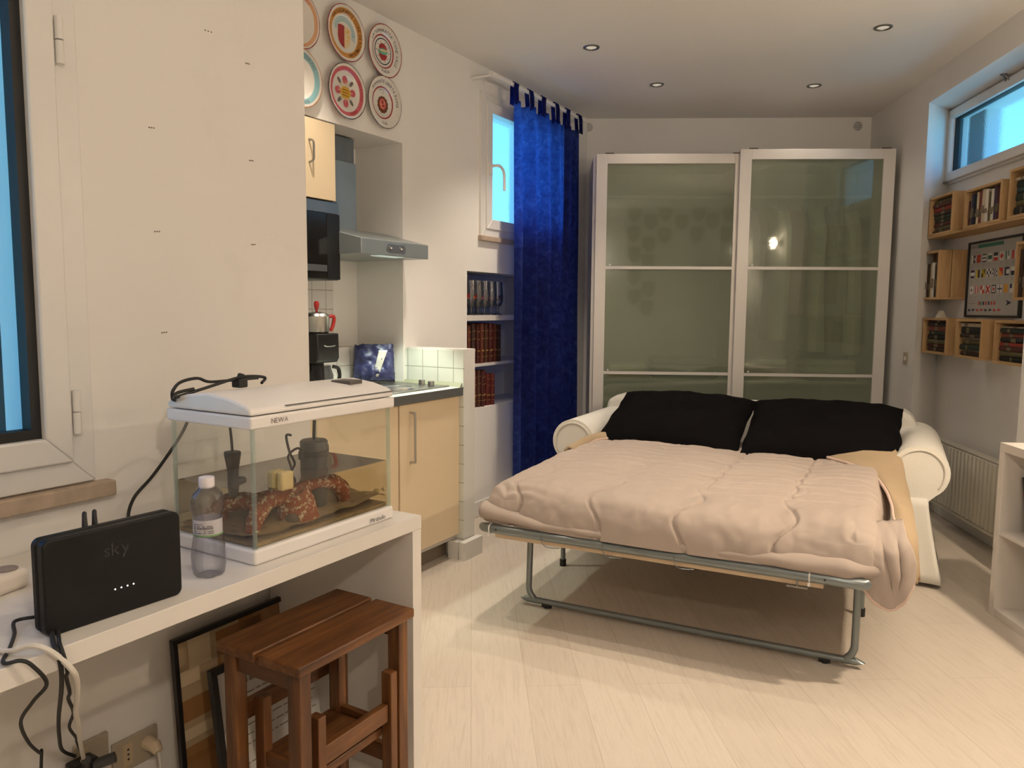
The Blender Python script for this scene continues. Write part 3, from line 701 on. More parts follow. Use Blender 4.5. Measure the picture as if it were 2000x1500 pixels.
# cable coil on the lid, cable down the wall
t = thing('power_cable', 'black cable coiled with its plug on the aquarium lid', 'cable', L, (-1.55, 1.25, 1.108))
b = MB()
b.tube(smooth_path([(.005, -.16, -.006), (.015, -.165, .012), (-.02, -.12, .026), (-.04, -.06, .030), (-.045, -.02, .018), (-.02, .04, .020), (.0, .09, .022)], 6), .0038, 8)
b.tube(smooth_path([(.015, -.162, -.004), (.002, -.10, .004), (-.01, -.03, .014), (-.015, .03, .024), (-.02, .08, .026), (-.01, .12, .020), (.0, .10, .008)], 6), .0038, 8)
b.tube(smooth_path([(.0, -.15, -.012), (.02, -.17, -.004), (.01, -.15, .006), (.0, -.10, .010)], 6), .0038, 8)
part('cable_loops', b, M['rubber'], t)
b = MB(); b.box(-.035, -.005, .035, .062, .0, .022); b.cyl((-.02, .05, .02), (-.02, .055, .034), .009); part('cable_plug', b, M['rubber'], t, bevel=.003)
b = MB(); b.tube(smooth_path([(-1.79, 1.325, 1.04), (-1.795, 1.30, .985), (-1.80, 1.265, .935), (-1.80, 1.205, .872), (-1.80, 1.155, .830), (-1.80, 1.135, .79), (-1.79, 1.13, .755)], 6), .0042, 8)
solo('power_cable', b, M['rubber'], 'black cable running down the wall behind the aquarium to the desk', 'cable', L)

# router
d = 33.76
t = thing('wifi_router', 'flat black router standing on edge on the desk', 'router', L, (-1.309, .670, .75), rz(-(33.76 - AL)))
HX = .007
def rrect(y0, y1, z0, z1, r, n=5):
    out = []
    for cy, cz, a0 in ((y1 - r, z0 + r, -pi / 2), (y1 - r, z1 - r, 0), (y0 + r, z1 - r, pi / 2), (y0 + r, z0 + r, pi)):
        for k in range(n + 1): out.append((cy + r * cos(a0 + pi / 2 * k / n), cz + r * sin(a0 + pi / 2 * k / n)))
    return out
b = MB(); b.prism(rrect(0, .252, 0, .166, .014), -.020, 0, 'x'); rb = part('front_shell', b, M['black_satin'], t, bevel=.003)
b = MB(); b.prism(rrect(.003, .249, .003, .163, .012), -.0235, -.020, 'x'); part('seam', b, M['ink'], t)
b = MB(); b.prism(rrect(0, .252, 0, .166, .014), -.042, -.0235, 'x'); part('rear_shell', b, M['black_satin'], t, bevel=.004)
b = MB(); b.T = Matrix.Translation((.0006, .103, .113)) @ FACE_L; write(b, 'sky', .034); part('logo', b, M['logo_dark'], rb)
b = MB()
for k in range(4): b.ball((.0, .120 + k * .0115, .0495 + k * .0), .0013, 8, 6)
part('status_lights', b, M['white_led'], rb)
b = MB()
for k in (0, 1): b.tube(smooth_path([(-.046, .10 + .018 * k, .11), (-.055, .10 + .018 * k, .172), (-.065, .104 + .018 * k, .172), (-.07, .10 + .018 * k, .05)], 5), .004, 8)
part('rear_leads', b, M['rubber'], t)

# bottle
t = thing('water_bottle', 'clear half litre plastic bottle with white cap beside the aquarium', 'bottle', L, (-1.346, 1.022, .75))
prof = [(.004, .008), (.020, .003), (.027, .0), (.032, .006), (.0345, .022), (.0345, .045), (.0315, .07), (.029, .088), (.0285, .120), (.0292, .126), (.0335, .140), (.0345, .155), (.031, .172), (.022, .184), (.0145, .189), (.0135, .196)]
def petal(a, z, r):
    if z < .03: return 1 - .13 * (1 - z / .03) * (0.5 + 0.5 * cos(5 * a)) ** 2
    if z < .085: return 1 + .022 * cos(12 * a)
    return 1
b = MB(); b.lathe(prof, 60, (0, 0, 0), petal); part('bottle_body', b, M['plastic_clear'], t, angle=60)
b = MB(); b.lathe([(.0148, .186), (.0155, .187), (.0155, .190), (.0158, .192), (.0158, .206), (.0148, .208), (.0, .2085)], 30); part('cap', b, col_mat('cap_white', rgb(228, 222, 226), .35), t)
def label_fn(u, v): a = 2 * pi * u; return (.0292 * cos(a), .0292 * sin(a), .088 + .034 * v)
b = MB(); b.grid(label_fn, 40, 2, True)
b.m = 1; b.grid(lambda u, v: (.0294 * cos(2 * pi * u), .0294 * sin(2 * pi * u), .088 + .0035 * v), 40, 2, True)
b.m = 2
a0 = -1.75
b.grid(lambda u, v: (.0295 * cos(a0 + .75 * u), .0295 * sin(a0 + .75 * u), .1135 + .0012 * v), 10, 2)
rnd = random.Random(4)
for row, (z, h) in enumerate(((.109, .0022), (.1035, .0045), (.0985, .0022), (.0945, .0022))):
    q = a0
    while q < a0 + 1.45:
        wd = rnd.uniform(.02, .10)
        if rnd.random() < .75: b.grid(lambda u, v: (.0295 * cos(q + wd * u), .0295 * sin(q + wd * u), z + h * v), 3, 2)
        q += wd + .025
part('label', b, [glassy('label_film', (.9, .9, .92, 1), .2, .72, (.70, .67, .70, 1)), col_mat('label_green', rgb(120, 160, 110), .5), col_mat('label_ink', rgb(95, 88, 92), .6)], t)

# power strip and cables on the desk
t = thing('power_strip', 'white power strip with red light and grey switch behind the router', 'power strip', L, (-1.60, .70, .75), rz(14))
b = MB(); b.box(-.035, .035, -.20, .085, .0, .040); st = part('strip_body', b, col_mat('strip_white', rgb(222, 212, 200), .4), t, bevel=.012, seg=3)
b = MB(); b.lathe([(.020, .040), (.021, .042), (.018, .0435), (0, .044)], 20, (.005, .055, 0)); part('switch_button', b, col_mat('strip_grey', rgb(140, 128, 120), .5), st)
b = MB(); b.ball((.018, .01, .0405), .004, 10, 6); part('pilot_light', b, M['red_led'], st)
b = MB(); b.tube([(0, .085, .02), (0, .098, .02)], [.012, .007], 12); part('strain_relief', b, M['strip_white'], t)
cab = lambda pts, r, mat, label: solo('cable', MB().tube(smooth_path(pts, 7), r, 8), mat, label, 'cable', L)
cab([(-1.40, .70, .758), (-1.405, .668, .760), (-1.36, .645, .756), (-1.31, .612, .754), (-1.275, .586, .755), (-1.256, .582, .756), (-1.246, .597, .757), (-1.238, .61, .746), (-1.243, .633, .705), (-1.30, .639, .656), (-1.40, .666, .578), (-1.50, .725, .48), (-1.56, .774, .414), (-1.575, .785, .408), (-1.60, .795, .358), (-1.62, .80, .28), (-1.66, .83, .2)], .0032, M['rubber'], 'thin black cable hanging over the desk edge in a wide loop')
cab([(-1.47, .60, .757), (-1.38, .60, .758), (-1.30, .602, .757), (-1.262, .622, .768), (-1.243, .643, .754), (-1.232, .667, .718), (-1.26, .69, .68), (-1.32, .722, .62), (-1.40, .762, .552), (-1.50, .82, .468), (-1.60, .876, .384), (-1.70, .935, .29), (-1.76, .97, .235), (-1.80, .985, .20)], .0048, M['cable_white'], 'thick white cable draped over the desk edge')
cab([(-1.33, .69, .757), (-1.29, .67, .757), (-1.262, .657, .757), (-1.244, .652, .752), (-1.242, .656, .722), (-1.32, .696, .648), (-1.50, .783, .503), (-1.64, .855, .385), (-1.76, .923, .28), (-1.785, .965, .235)], .004, M['rubber'], 'black cable dropping straight from under the router to the adapters')
cab([(-1.33, .70, .757), (-1.28, .675, .757), (-1.258, .664, .757), (-1.236, .657, .748), (-1.244, .667, .712), (-1.28, .684, .684), (-1.33, .715, .63), (-1.38, .739, .593), (-1.46, .79, .52), (-1.55, .829, .445), (-1.63, .885, .37), (-1.70, .924, .321), (-1.77, .97, .25)], .0032, M['rubber'], 'black cable with a kink hanging beside the white cable')
t = thing('power_adapter', 'cluster of black plug adapters in the small socket under the desk', 'adapter', L, (NW + .012, 1.0, .20), FACE_L)
b = MB(); b.box(-.05, .012, -.03, .018, 0, .045); part('adapter_body', b, M['black_plastic'], t, bevel=.006)
b = MB(); b.cyl((-.05, -.02, .02), (-.085, -.035, .05), .014); b.cyl((.0, .0, .04), (.035, .012, .07), .013); b.cyl((-.02, .01, .04), (-.03, .035, .06), .010); part('plugs', b, M['dark_grey'], t)

# ------------------------------------------------------------------ things under the desk
t = thing('picture_frame', 'thin black framed map of brown blocks leaning on the wall under the desk', 'picture', L, (-1.745, 1.222, .0), ry(-4) )
FW, FH = .487, .428
b = MB(); rect_frame(b, 0, FW, 0, FH, -.008, .008, .014); part('frame', b, M['frame_black'], t, bevel=.001)
b = MB(); b.box(-.006, -.003, .012, FW - .012, .012, FH - .012); part('backing', b, col_mat('map_paper', rgb(205, 176, 140), .7), t)
b = MB()
rnd = random.Random(8)
for (y0, y1, z0, z1, c) in ((.02, .20, .02, .12, 0), (.02, .14, .14, .17, 1), (.02, .19, .19, .25, 0), (.14, .30, .30, .40, 0), (.05, .12, .33, .41, 1), (.22, .44, .37, .41, 0), (.15, .21, .26, .33, 2), (.02, .08, .29, .33, 1), (.24, .42, .05, .36, 2)):
    b.m = c; b.box(-.003, -.002 + .0002 * c, y0, y1, z0, z1)
part('artwork', b, [col_mat('map_brown', rgb(172, 122, 72), .7), col_mat('map_pale', rgb(236, 212, 178), .7), col_mat('map_mid', rgb(190, 148, 98), .7)], t)
b = MB(); b.box(-.001, .0005, .014, FW - .014, .014, FH - .014); part('glazing', b, M['clear'], t)
t = thing('picture_frame', 'black framed handwritten certificate leaning behind the stool', 'picture', L, (-1.59, 1.235, .0), ry(-8))
FW, FH = .40, .375
b = MB(); rect_frame(b, 0, FW, 0, FH, -.009, .009, .018); part('frame', b, M['frame_black'], t, bevel=.001)
b = MB(); b.box(-.006, -.003, .016, FW - .016, .016, FH - .016); b.m = 1
for k, z in enumerate((.30, .27, .235, .21, .185, .16, .135, .085)):
    y = .10 if k < 2 else .06
    while y < (.25 if k < 2 else .33):
        wd = rnd.uniform(.01, .035); b.box(-.003, -.0022, y, y + wd, z, z + (.010 if k == 0 else .003)); y += wd + .006
part('certificate', b, [M['paper'], col_mat('faded_ink', rgb(140, 130, 118), .8)], t)

# step stool
SX0, SX1, SY0, SY1, SZ = -1.462, -1.192, 1.120, 1.518, .54
t = thing('step_stool', 'dark brown slatted wooden step stool tucked under the desk end', 'stool', L, (0, 0, 0))
mid = (SX0 + SX1) / 2
for (x0, x1) in ((SX0, mid - .008), (mid + .006, SX1)):
    b = MB(); b.box(x0, x1, SY0, SY1, SZ - .024, SZ); part('top_board', b, M['stool'], t, bevel=.004)
for (x, y) in ((SX0 + .03, SY0 + .03), (SX1 - .032, SY0 + .03), (SX0 + .03, SY1 - .03), (SX1 - .032, SY1 - .03)):
    b = MB(); b.box(x - .019, x + .019, y - .017, y + .017, 0, SZ - .0245); part('leg', b, M['stool_z'], t, bevel=.002)
for y in (SY0 + .03, SY1 - .03):
    for z in (SZ - .07, .12):
        b = MB(); b.box(SX0 + .049, SX1 - .051, y - .010, y + .010, z, z + .045); part('side_rail', b, M['stool_x'], t, bevel=.002)
for z in (.335,):
    b = MB(); b.box(SX0 + .021, SX0 + .040, SY0 + .047, SY1 - .047, z, z + .045); part('back_rail', b, M['stool'], t, bevel=.002)
# folded inner step
ix0, ix1, iy0, iy1 = SX0 + .05, SX1 - .012, SY0 + .062, SY1 - .062
for (x, y) in ((ix0 + .02, iy0 + .012), (ix1 - .012, iy0 + .012), (ix0 + .02, iy1 - .012), (ix1 - .012, iy1 - .012)):
    b = MB(); b.box(x - .016, x + .016, y - .012, y + .012, .012, .395); part('step_leg', b, M['stool_z'], t, bevel=.002)
b = MB(); b.box(ix1 - .024, ix1 - .004, iy0 + .026, iy1 - .026, .270, .315); part('step_rail', b, M['stool'], t, bevel=.002)
for y in (iy0 + .012, iy1 - .012):
    b = MB(); b.box(ix0 + .037, ix1 - .029, y - .009, y + .009, .225, .262); part('step_rail', b, M['stool_x'], t, bevel=.002)
b = MB(); b.box(ix0, ix1 - .026, iy0 + .026, iy1 - .026, .225, .247); part('step_board', b, M['stool'], t, bevel=.003)
# ------------------------------------------------------------------ kitchen
CT = .905
t = thing('worktop', 'pale kitchen worktop with dark grey front edge', 'worktop', L, (0, 0, 0))
b = MB(); b.box(-2.863, -2.242, 1.79, 3.261, CT - .042, CT); b.m = 1; b.box(-2.242, -2.238, 1.79, 3.261, CT - .042, CT - .0005); part('slab', b, [M['worktop'], M['edge_grey']], t)
b = MB(); b.prism([(-2.863, CT), (-2.84, CT), (-2.863, CT + .022)], 1.79, 3.24, 'y'); b.prism([(3.261, CT), (3.24, CT), (3.261, CT + .022)], -2.863, -2.245, 'x'); part('sealing_strip', b, col_mat('seal_strip', rgb(150, 152, 130), .5), t)
def base_cab(label, s0, s1, handle, dmat):
    t = thing('base_cabinet', label, 'cabinet', L, (0, 0, 0))
    b = MB(); b.box(-2.85, -2.282, s0, s1, .10, CT - .043); part('body', b, M['carcass'], t)
    b = MB(); b.box(-2.281, -2.262, s0 + .004, s1 - .002, .125, CT - .048); dd = part('door', b, dmat, t, bevel=.0015)
    b = MB(); b.box(-2.36, -2.345, s0, s1, .0, .10); part('plinth', b, col_mat('plinth_grey', rgb(140, 128, 112), .5), t)
    if handle:
        s, z0, z1 = handle
        b = MB(); b.tube(smooth_path([(-2.262, s, z0), (-2.236, s, z0 + .003), (-2.232, s, z0 + .012), (-2.232, s, (z0 + z1) / 2), (-2.232, s, z1 - .012), (-2.236, s, z1 - .003), (-2.262, s, z1)], 5), .0055, 10); part('handle', b, M['steel'], dd)
base_cab('cream base cabinet with long steel bar handle beside the low tiled wall', 2.772, 3.262, (2.853, .578, .818), M['cream'])
base_cab('cream base cabinet partly hidden behind the aquarium', 2.17, 2.766, None, M['cream'])

t = thing('hob', 'steel electric hob with two round plates and knobs set in the worktop', 'hob', L, (0, 0, CT))
b = MB(); b.box(-2.80, -2.305, 2.79, 3.10, .0005, .007); b.box(-2.66, -2.305, 3.10, 3.235, .0005, .0069); part('hob_top', b, M['steel_dark'], t, bevel=.003)
for (x, y, r, k) in ((-2.66, 2.96, .10, 0), (-2.43, 2.96, .085, 1)):
    b = MB(); b.lathe([(r + .006, .0072), (r + .004, .013), (r - .004, .014), (r - .008, .011), (.02, .011), (.0, .0105)], 32, (x, y, 0)); part('hot_plate', b, M['hob_black'] if k == 0 else M['steel'], t)
for (x, y) in ((-2.36, 3.15), (-2.45, 3.19)):
    b = MB(); b.lathe([(.017, .0072), (.017, .028), (.0155, .032), (0, .0325)], 20, (x, y, 0)); part('knob', b, M['steel_dark'], t)

t = thing('cooker_hood', 'grey sloping cooker hood with chimney in the cooking niche', 'cooker hood', L, (0, 0, 0))
fx, bx, s0, s1, zb, zf, zt = -2.449, -2.943, 2.735, 3.248, 1.562, 1.634, 1.705
def hoodshell(s0, s1): return [(bx, zb), (fx, zb), (fx, zf), (-2.745, zt), (bx, zt)]
b = MB(); b.prism(hoodshell(s0, s1), s0, s1, 'y'); part('canopy', b, M['hood'], t, bevel=.003)
b = MB(); b.box(bx, -2.755, 2.82, 3.043, zt, 2.04); part('chimney', b, M['hood'], t, bevel=.002)
b = MB(); b.box(bx, -2.762, 2.828, 3.036, 2.04, 2.162); part('chimney_top', b, M['hood_dark'], t, bevel=.002)
b = MB(); b.prism([(2.93 + .02 * cos(a), 1.598 + .02 * sin(a)) for a in [pi / 2 + pi * k / 8 for k in range(9)]] + [(3.04 + .02 * cos(a), 1.598 + .02 * sin(a)) for a in [-pi / 2 + pi * k / 8 for k in range(9)]], fx, fx + .002, 'x'); part('switch_panel', b, M['steel'], t)
for s in (2.94, 3.02):
    b = MB(); b.cyl((fx + .002, s, 1.598), (fx + .006, s, 1.598), .011, 16); b.m = 1; b.cyl((fx + .006, s, 1.598), (fx + .010, s, 1.598), .004, 10); part('switch_knob', b, [M['steel_dark'], M['white_plastic']], t)
b = MB(); b.box(-2.52, -2.46, 2.88, 3.06, zb - .003, zb - .0005); part('lamp_cover', b, glow('hood_lamp_glow', (0.9, 1, .82, 1), 0.5), t)

t = thing('wall_cabinet', 'cream upper kitchen cabinet above the microwave', 'cabinet', L, (0, 0, 0))
b = MB(); b.box(-2.94, -2.622, 2.05, 2.733, 1.806, 2.157); part('body', b, M['carcass'], t)
b = MB(); b.box(-2.621, -2.602, 2.054, 2.733, 1.806, 2.157); dd = part('door', b, M['cream'], t, bevel=.0015)
b = MB(); b.tube(smooth_path([(-2.602, 2.567, 2.06), (-2.575, 2.567, 2.05), (-2.572, 2.567, 2.01), (-2.575, 2.567, 1.97), (-2.602, 2.567, 1.96)], 5), .005, 8); part('handle', b, M['steel_dark'], dd)
t = thing('microwave', 'black built-in microwave with steel trim below the cream cabinet', 'microwave', L, (0, 0, 0))
b = MB(); b.box(-2.94, -2.60, 2.22, 2.742, 1.437, 1.80); part('body', b, M['black_plastic'], t, bevel=.003)
b = MB(); b.box(-2.60, -2.592, 2.222, 2.740, 1.745, 1.795); part('top_trim', b, M['steel_dark'], t)
b = MB(); b.box(-2.60, -2.584, 2.222, 2.655, 1.440, 1.742); dd = part('door', b, plain('microwave_glass', (.01, .01, .01, 1), .12), t, bevel=.003)
b = MB(); b.box(-2.584, -2.5825, 2.24, 2.65, 1.475, 1.505); part('door_trim', b, M['steel_dark'], dd)
b = MB(); b.box(-2.60, -2.586, 2.659, 2.740, 1.440, 1.742); part('control_panel', b, M['black_plastic'], t, bevel=.002)

t = thing('coffee_machine', 'black filter coffee machine on the worktop by the partition edge', 'coffee machine', L, (-2.60, 2.60, CT))
b = MB(); b.box(-.10, .07, -.075, .075, 0, .03); b.box(-.10, -.03, -.07, .07, .03, .16); b.prism([(-.10, .15), (.055, .15), (.068, .17), (.065, .285), (-.10, .285)], -.07, .07, 'y'); part('body', b, M['black_plastic'], t, bevel=.006)
b = MB(); b.lathe([(.045, .032), (.056, .05), (.058, .09), (.045, .13), (.046, .138)], 24, (.02, -.005, 0)); part('jug', b, glassy('smoked_glass', (.5, .5, .52, 1), .05, .35, (.03, .03, .035, 1)), t)
b = MB(); b.tube(smooth_path([(.045, .045, .13), (.06, .068, .12), (.062, .074, .08), (.055, .062, .045)], 5), .009, 8); part('jug_handle', b, M['black_plastic'], t)
b = MB(); b.tube(smooth_path([(.068, -.03, .232), (.069, -.01, .226), (.069, .02, .226), (.068, .04, .228)], 4), .003, 6); part('badge', b, M['steel'], t)
t = thing('steel_pot', 'small steel pot with red handle and red lid knob on top of the coffee machine', 'pot', L, (-2.61, 2.605, CT + .2855))
b = MB(); b.lathe([(.05, 0), (.056, .006), (.057, .075), (.059, .078)], 28); part('pot_body', b, M['steel'], t)
b = MB(); b.lathe([(.058, .079), (.05, .090), (.02, .098), (0, .099)], 28); part('lid', b, M['steel'], t)
b = MB(); b.lathe([(.006, .098), (.006, .108), (.011, .118), (.013, .135), (.009, .147), (0, .149)], 14); part('lid_knob', b, M['red'], t)
b = MB(); b.tube(smooth_path([(0, .055, .07), (.01, .085, .078), (.012, .10, .07), (.01, .095, .035), (.006, .083, .008)], 5), [.009] * 20 + [.008], 10); part('pot_handle', b, M['red'], t)

# crumpled blue bag in the corner
t = thing('plastic_bag', 'crumpled dark blue bag with white label in the worktop corner', 'bag', L, (-2.745, 3.155, CT + .010), rz(-59))
def bagfn(sgn):
    def f(u, v):
        y = (u - .5) * (.205 + .02 * (1 - v)); z = v * .200
        e = max(0, 1 - abs(2 * u - 1) ** 4) ** .5 * max(0, 1 - abs(2 * v - 1) ** 6) ** .5
        d = .045 * e * (1.25 - v)
        q = noise.noise((u * 5, v * 5, 7 + sgn)); q2 = noise.noise((u * 12, v * 11, 2 + sgn))
        return (sgn * (d + .004) + .016 * q * e + .007 * q2 * e, y + .006 * q2, z + .012 * noise.noise((u * 6, 9, 1)) * v)
    return f
b = MB(); b.grid(bagfn(1), 26, 26); b.grid(lambda u, v: bagfn(-1)(1 - u, v), 26, 26)
part('bag_body', b, M['bag'], t, angle=60)
def lab(u, v):
    y = .0 + .05 * u + .022 * v - .0; z = .03 + .14 * v
    y = .012 + (.046 - .016 * (1 - v)) * u + .030 * v - .01
    return (.052 + .008 * noise.noise((u * 3, v * 4, 3)) - .022 * v, y, z)
b = MB(); b.grid(lab, 6, 12); b.m = 1
b.T = None
part('bag_label', b, [col_mat('label_white', rgb(206, 206, 200), .5)], t, solid=.001)

# ------------------------------------------------------------------ plates on the wall
PR = .148
def plate_mat(name, bands, base=(.72, .68, .63, 1)):
    nt = NT(name); p = bsdf(nt, base, 0.12); tc = nt.n('ShaderNodeTexCoord'); sp = nt.n('ShaderNodeSeparateXYZ'); cb = nt.n('ShaderNodeCombineXYZ')
    nt.l(tc.outputs['Object'], sp.inputs[0]); nt.l(sp.outputs[0], cb.inputs[0]); nt.l(sp.outputs[1], cb.inputs[1])
    ln = nt.n('ShaderNodeVectorMath', operation='LENGTH'); nt.l(cb.outputs[0], ln.inputs[0])
    wob = nt.n('ShaderNodeMath', operation='MULTIPLY_ADD'); nt.l(nz(nt, tc.outputs['Object'], 14, 2), wob.inputs[0]); wob.inputs[1].default_value = .006; nt.l(ln.outputs['Value'], wob.inputs[2])
    sc = nt.n('ShaderNodeMath', operation='MULTIPLY'); nt.l(wob.outputs[0], sc.inputs[0]); sc.inputs[1].default_value = 1 / .153
    stops = [(0.0, base)]
    for r0, r1, c in bands: stops += [((r0 + .003) / .153, c), ((r1 + .003) / .153, base)]
    nt.l(ramp(nt, sc.outputs[0], stops, 'CONSTANT'), p.inputs['Base Color'])
    p.inputs['Coat Weight'].default_value = .5; p.inputs['Coat Roughness'].default_value = .05
    return nt.done(p.outputs[0])
C_RED = rgb(150, 40, 44); C_PINK = rgb(188, 84, 96); C_OCH = rgb(190, 130, 50); C_BLUE = rgb(132, 178, 186); C_NAVY = rgb(34, 40, 70); C_SAL = rgb(212, 160, 120); C_GRN = rgb(40, 62, 50); C_BRN = rgb(92, 58, 24); C_TEA = rgb(100, 168, 140); C_YEL = rgb(206, 160, 48); C_GREY = rgb(104, 98, 92)
for nme, c in (('p_red', C_RED), ('p_pink', C_PINK), ('p_ochre', C_OCH), ('p_blue', C_BLUE), ('p_navy', C_NAVY), ('p_green', C_GRN), ('p_brown', C_BRN), ('p_dark', rgb(50, 28, 12)), ('p_teal', C_TEA), ('p_yellow', C_YEL), ('p_grey', C_GREY), ('p_cream', rgb(214, 190, 150))): col_mat(nme, c, .25)
def plate(s, z, label, bands, paint):
    t = thing('wall_plate', label, 'plate', L, (KW + .004, s, z), FACE_L @ Matrix.Scale(.86, 4), 'painted plates above the cooking niche')
    t.location = L.m @ Vector((KW + .012, s, z))
    b = MB(); b.lathe([(.0, .004), (.085, .004), (.098, .009), (.146, .026), (.148, .0245), (.147, .022), (.10, .004), (.09, .0)], 56)
    part('dish', b, plate_mat('plate_glaze', bands), t, angle=60)
    paint(t)
def rimz(r): return .009 + (r - .098) / .048 * .017 + .0012
def ellip(mb, x, y, rx_, ry_, rot, z, n=18):
    mb.poly([(x + rx_ * cos(2 * pi * k / n) * cos(rot) - ry_ * sin(2 * pi * k / n) * sin(rot), y + rx_ * cos(2 * pi * k / n) * sin(rot) + ry_ * sin(2 * pi * k / n) * cos(rot), z) for k in range(n)])
ZF = .0052
def lettering(t, txt, mat, a0, size=.026, r=.112):
    b = MB(); write_arc(b, txt, size, r, radians(a0), 0)
    b.v = [(x, y, rimz(sqrt(x * x + y * y))) for x, y, z in b.v]; part('lettering', b, mat, t)
def p1(t):
    lettering(t, 'CONT', M['p_pink'], 75, .02)
    b = MB(); b.tube([(.0, -.06, ZF), (.0, .065, ZF)], .0015, 5)
    for k in range(6):
        for sg in (-1, 1): ellip(b, sg * .018, -.05 + k * .021, .022, .006, sg * .7, ZF)
    part('leaf_branch', b, M['p_green'], t)
def p2(t):
    lettering(t, "MAGGIORANTE 'CORE' DE ROMA", M['p_dark'], 150, .024, .107)
    lettering(t, "BORGHI", M['p_dark'], -32, .024, .107)
    b = MB(); b.poly([(-.05, .035, ZF), (-.05, -.02, ZF), (-.045, -.045, ZF), (-.03, -.062, ZF), (0, -.078, ZF), (0, .04, ZF), (-.03, .043, ZF)]); b.m = 1
    b.poly([(0, .04, ZF), (0, -.078, ZF), (.03, -.065, ZF), (.045, -.045, ZF), (.048, -.02, ZF), (.048, .03, ZF), (.03, .036, ZF)]); b.m = 2
    for q in ((.02, .01), (.032, -.012), (.02, -.035), (.03, .02)): ellip(b, q[0], q[1], .006, .005, .3, ZF + .0004)
    b.m = 3
    for k, r in enumerate((.062, .072, .083)): b.ring((0, .0, ZF - .0003), r, r + .006, 30, radians(-5 + 4 * k), radians(175 - 6 * k))
    for k in range(4): b.poly([(.058 + .008 * k, -.02 - .004 * k, ZF), (.061 + .008 * k, -.02 - .004 * k, ZF), (.059 + .008 * k, .015, ZF), (.056 + .008 * k, .015, ZF)])
    part('painted_shield', b, [M['p_red'], M['p_cream'], M['p_yellow'], M['p_blue']], t)
def p3(t):
    lettering(t, "LA 'SOMARATTA' 'TONE' VALLE", M['p_navy'], 155, .024, .106); lettering(t, 'ROMA', M['p_navy'], -68, .024, .104)
    b = MB(); b.ring((0, 0, ZF), .068, .074, 40); b.m = 1
    b.poly([(.036 * cos(a), .012 + .034 * sin(a), ZF) for a in [pi * k / 14 for k in range(15)]]); b.poly([(.036 * cos(a), -.014 + .036 * sin(a), ZF) for a in [pi + pi * k / 14 for k in range(15)]]); b.m = 2
    ellip(b, 0, 0, .043, .017, .1, ZF + .0004); b.m = 3; ellip(b, .004, .006, .038, .006, .1, ZF + .0008)
    b.m = 1
    for k in range(10): a = 2 * pi * k / 10; ellip(b, .055 * cos(a), .055 * sin(a), .004, .003, a, ZF)
    part('painted_globe', b, [M['p_navy'], M['p_red'], M['p_teal'], M['p_cream']], t)
def p4(t):
    lettering(t, 'TRIBUNO', M['p_grey'], 78, .022); lettering(t, 'ROMA', M['p_grey'], -62, .022)
    b = MB(); ellip(b, .0, .02, .010, .007, .4, ZF); ellip(b, .012, .008, .009, .003, -.5, ZF); ellip(b, -.012, -.008, .012, .004, .2, ZF); ellip(b, .005, -.022, .012, .005, .6, ZF); ellip(b, -.02, .01, .005, .012, .2, ZF); part('painted_mark', b, M['p_navy'], t)
def p5(t):
    b = MB()
    for k in range(4):
        a = pi / 2 * k + .05; ellip(b, .058 * cos(a), .062 * sin(a), .022, .020, a, ZF)
    b.m = 1
    for k in range(4):
        a = pi / 4 + pi / 2 * k; ellip(b, .066 * cos(a), .07 * sin(a), .022, .010, a, ZF)
    b.m = 2
    for k in range(16):
        a = 2 * pi * k / 16; ellip(b, .040 * cos(a), .042 * sin(a), .018, .0028, a, ZF + .0004)
    b.m = 3; b.poly([((.038 + .006 * (k % 2)) * cos(2 * pi * k / 20), (.030 + .006 * (k % 2)) * sin(2 * pi * k / 20) - .006, ZF + .0008) for k in range(20)])
    b.m = 4
    for k in range(3): b.poly([(-.025, -.022 + k * .014, ZF + .0012), (.026, -.024 + k * .015, ZF + .0012), (.026, -.021 + k * .015, ZF + .0012), (-.025, -.018 + k * .014, ZF + .0012)])
    part('painted_flower', b, [M['p_pink'], M['p_grey'], M['p_cream'], M['p_yellow'], M['p_brown']], t)
    lettering(t, 'DELLA ROSA', M['p_red'], 40, .018, .112); lettering(t, 'ROMA', M['p_red'], -50, .018, .112)
def p6(t):
    lettering(t, 'ROMANTE LIBERTA ROMA', M['p_navy'], 148, .024, .109); lettering(t, '1973', M['p_navy'], -78, .024, .109)
    b = MB(); b.poly([((.044 + .005 * (k % 2)) * cos(2 * pi * k / 24), (.046 + .005 * (k % 2)) * sin(2 * pi * k / 24) - .012, ZF) for k in range(24)]); b.m = 1
    ellip(b, -.002, -.008, .034, .036, 0, ZF + .0004, 24); b.m = 2; ellip(b, -.002, -.008, .026, .028, 0, ZF + .0008, 24); b.m = 1
    ellip(b, -.004, .002, .010, .012, 0, ZF + .0012); ellip(b, .004, -.018, .014, .008, .3, ZF + .0012)
    part('painted_medallion', b, [M['p_brown'], M['p_red'], rgb_mat], t)
    b = MB(); write_arc(b, 'CORTES', .013, .068, radians(118), ZF); write(b, 'W', .014, -.006, .050, ZF)
    for k in range(14):
        a = radians(205 + 10 * k); ellip(b, .072 * cos(a), .072 * sin(a), .004, .002, a, ZF)
    part('small_lettering', b, M['p_grey'], t)
rgb_mat = col_mat('p_salmon', rgb(206, 130, 100), .25)
plate(2.505, 2.561, 'painted plate with green leaf branch half hidden at the partition edge, upper row', [(.118, .136, C_SAL), (.143, .16, C_RED)], p1)
plate(2.807, 2.588, 'painted plate with red and cream shield and ochre lettered rim', [(.100, .129, C_OCH), (.143, .16, C_RED)], p2)
plate(3.083, 2.584, 'painted plate with red and green globe inside a navy ring', [(.086, .094, C_RED), (.142, .16, C_RED)], p3)
plate(2.515, 2.315, 'painted plate with pale blue rim half hidden at the partition edge, lower row', [(.105, .132, C_BLUE), (.143, .16, C_OCH)], p4)
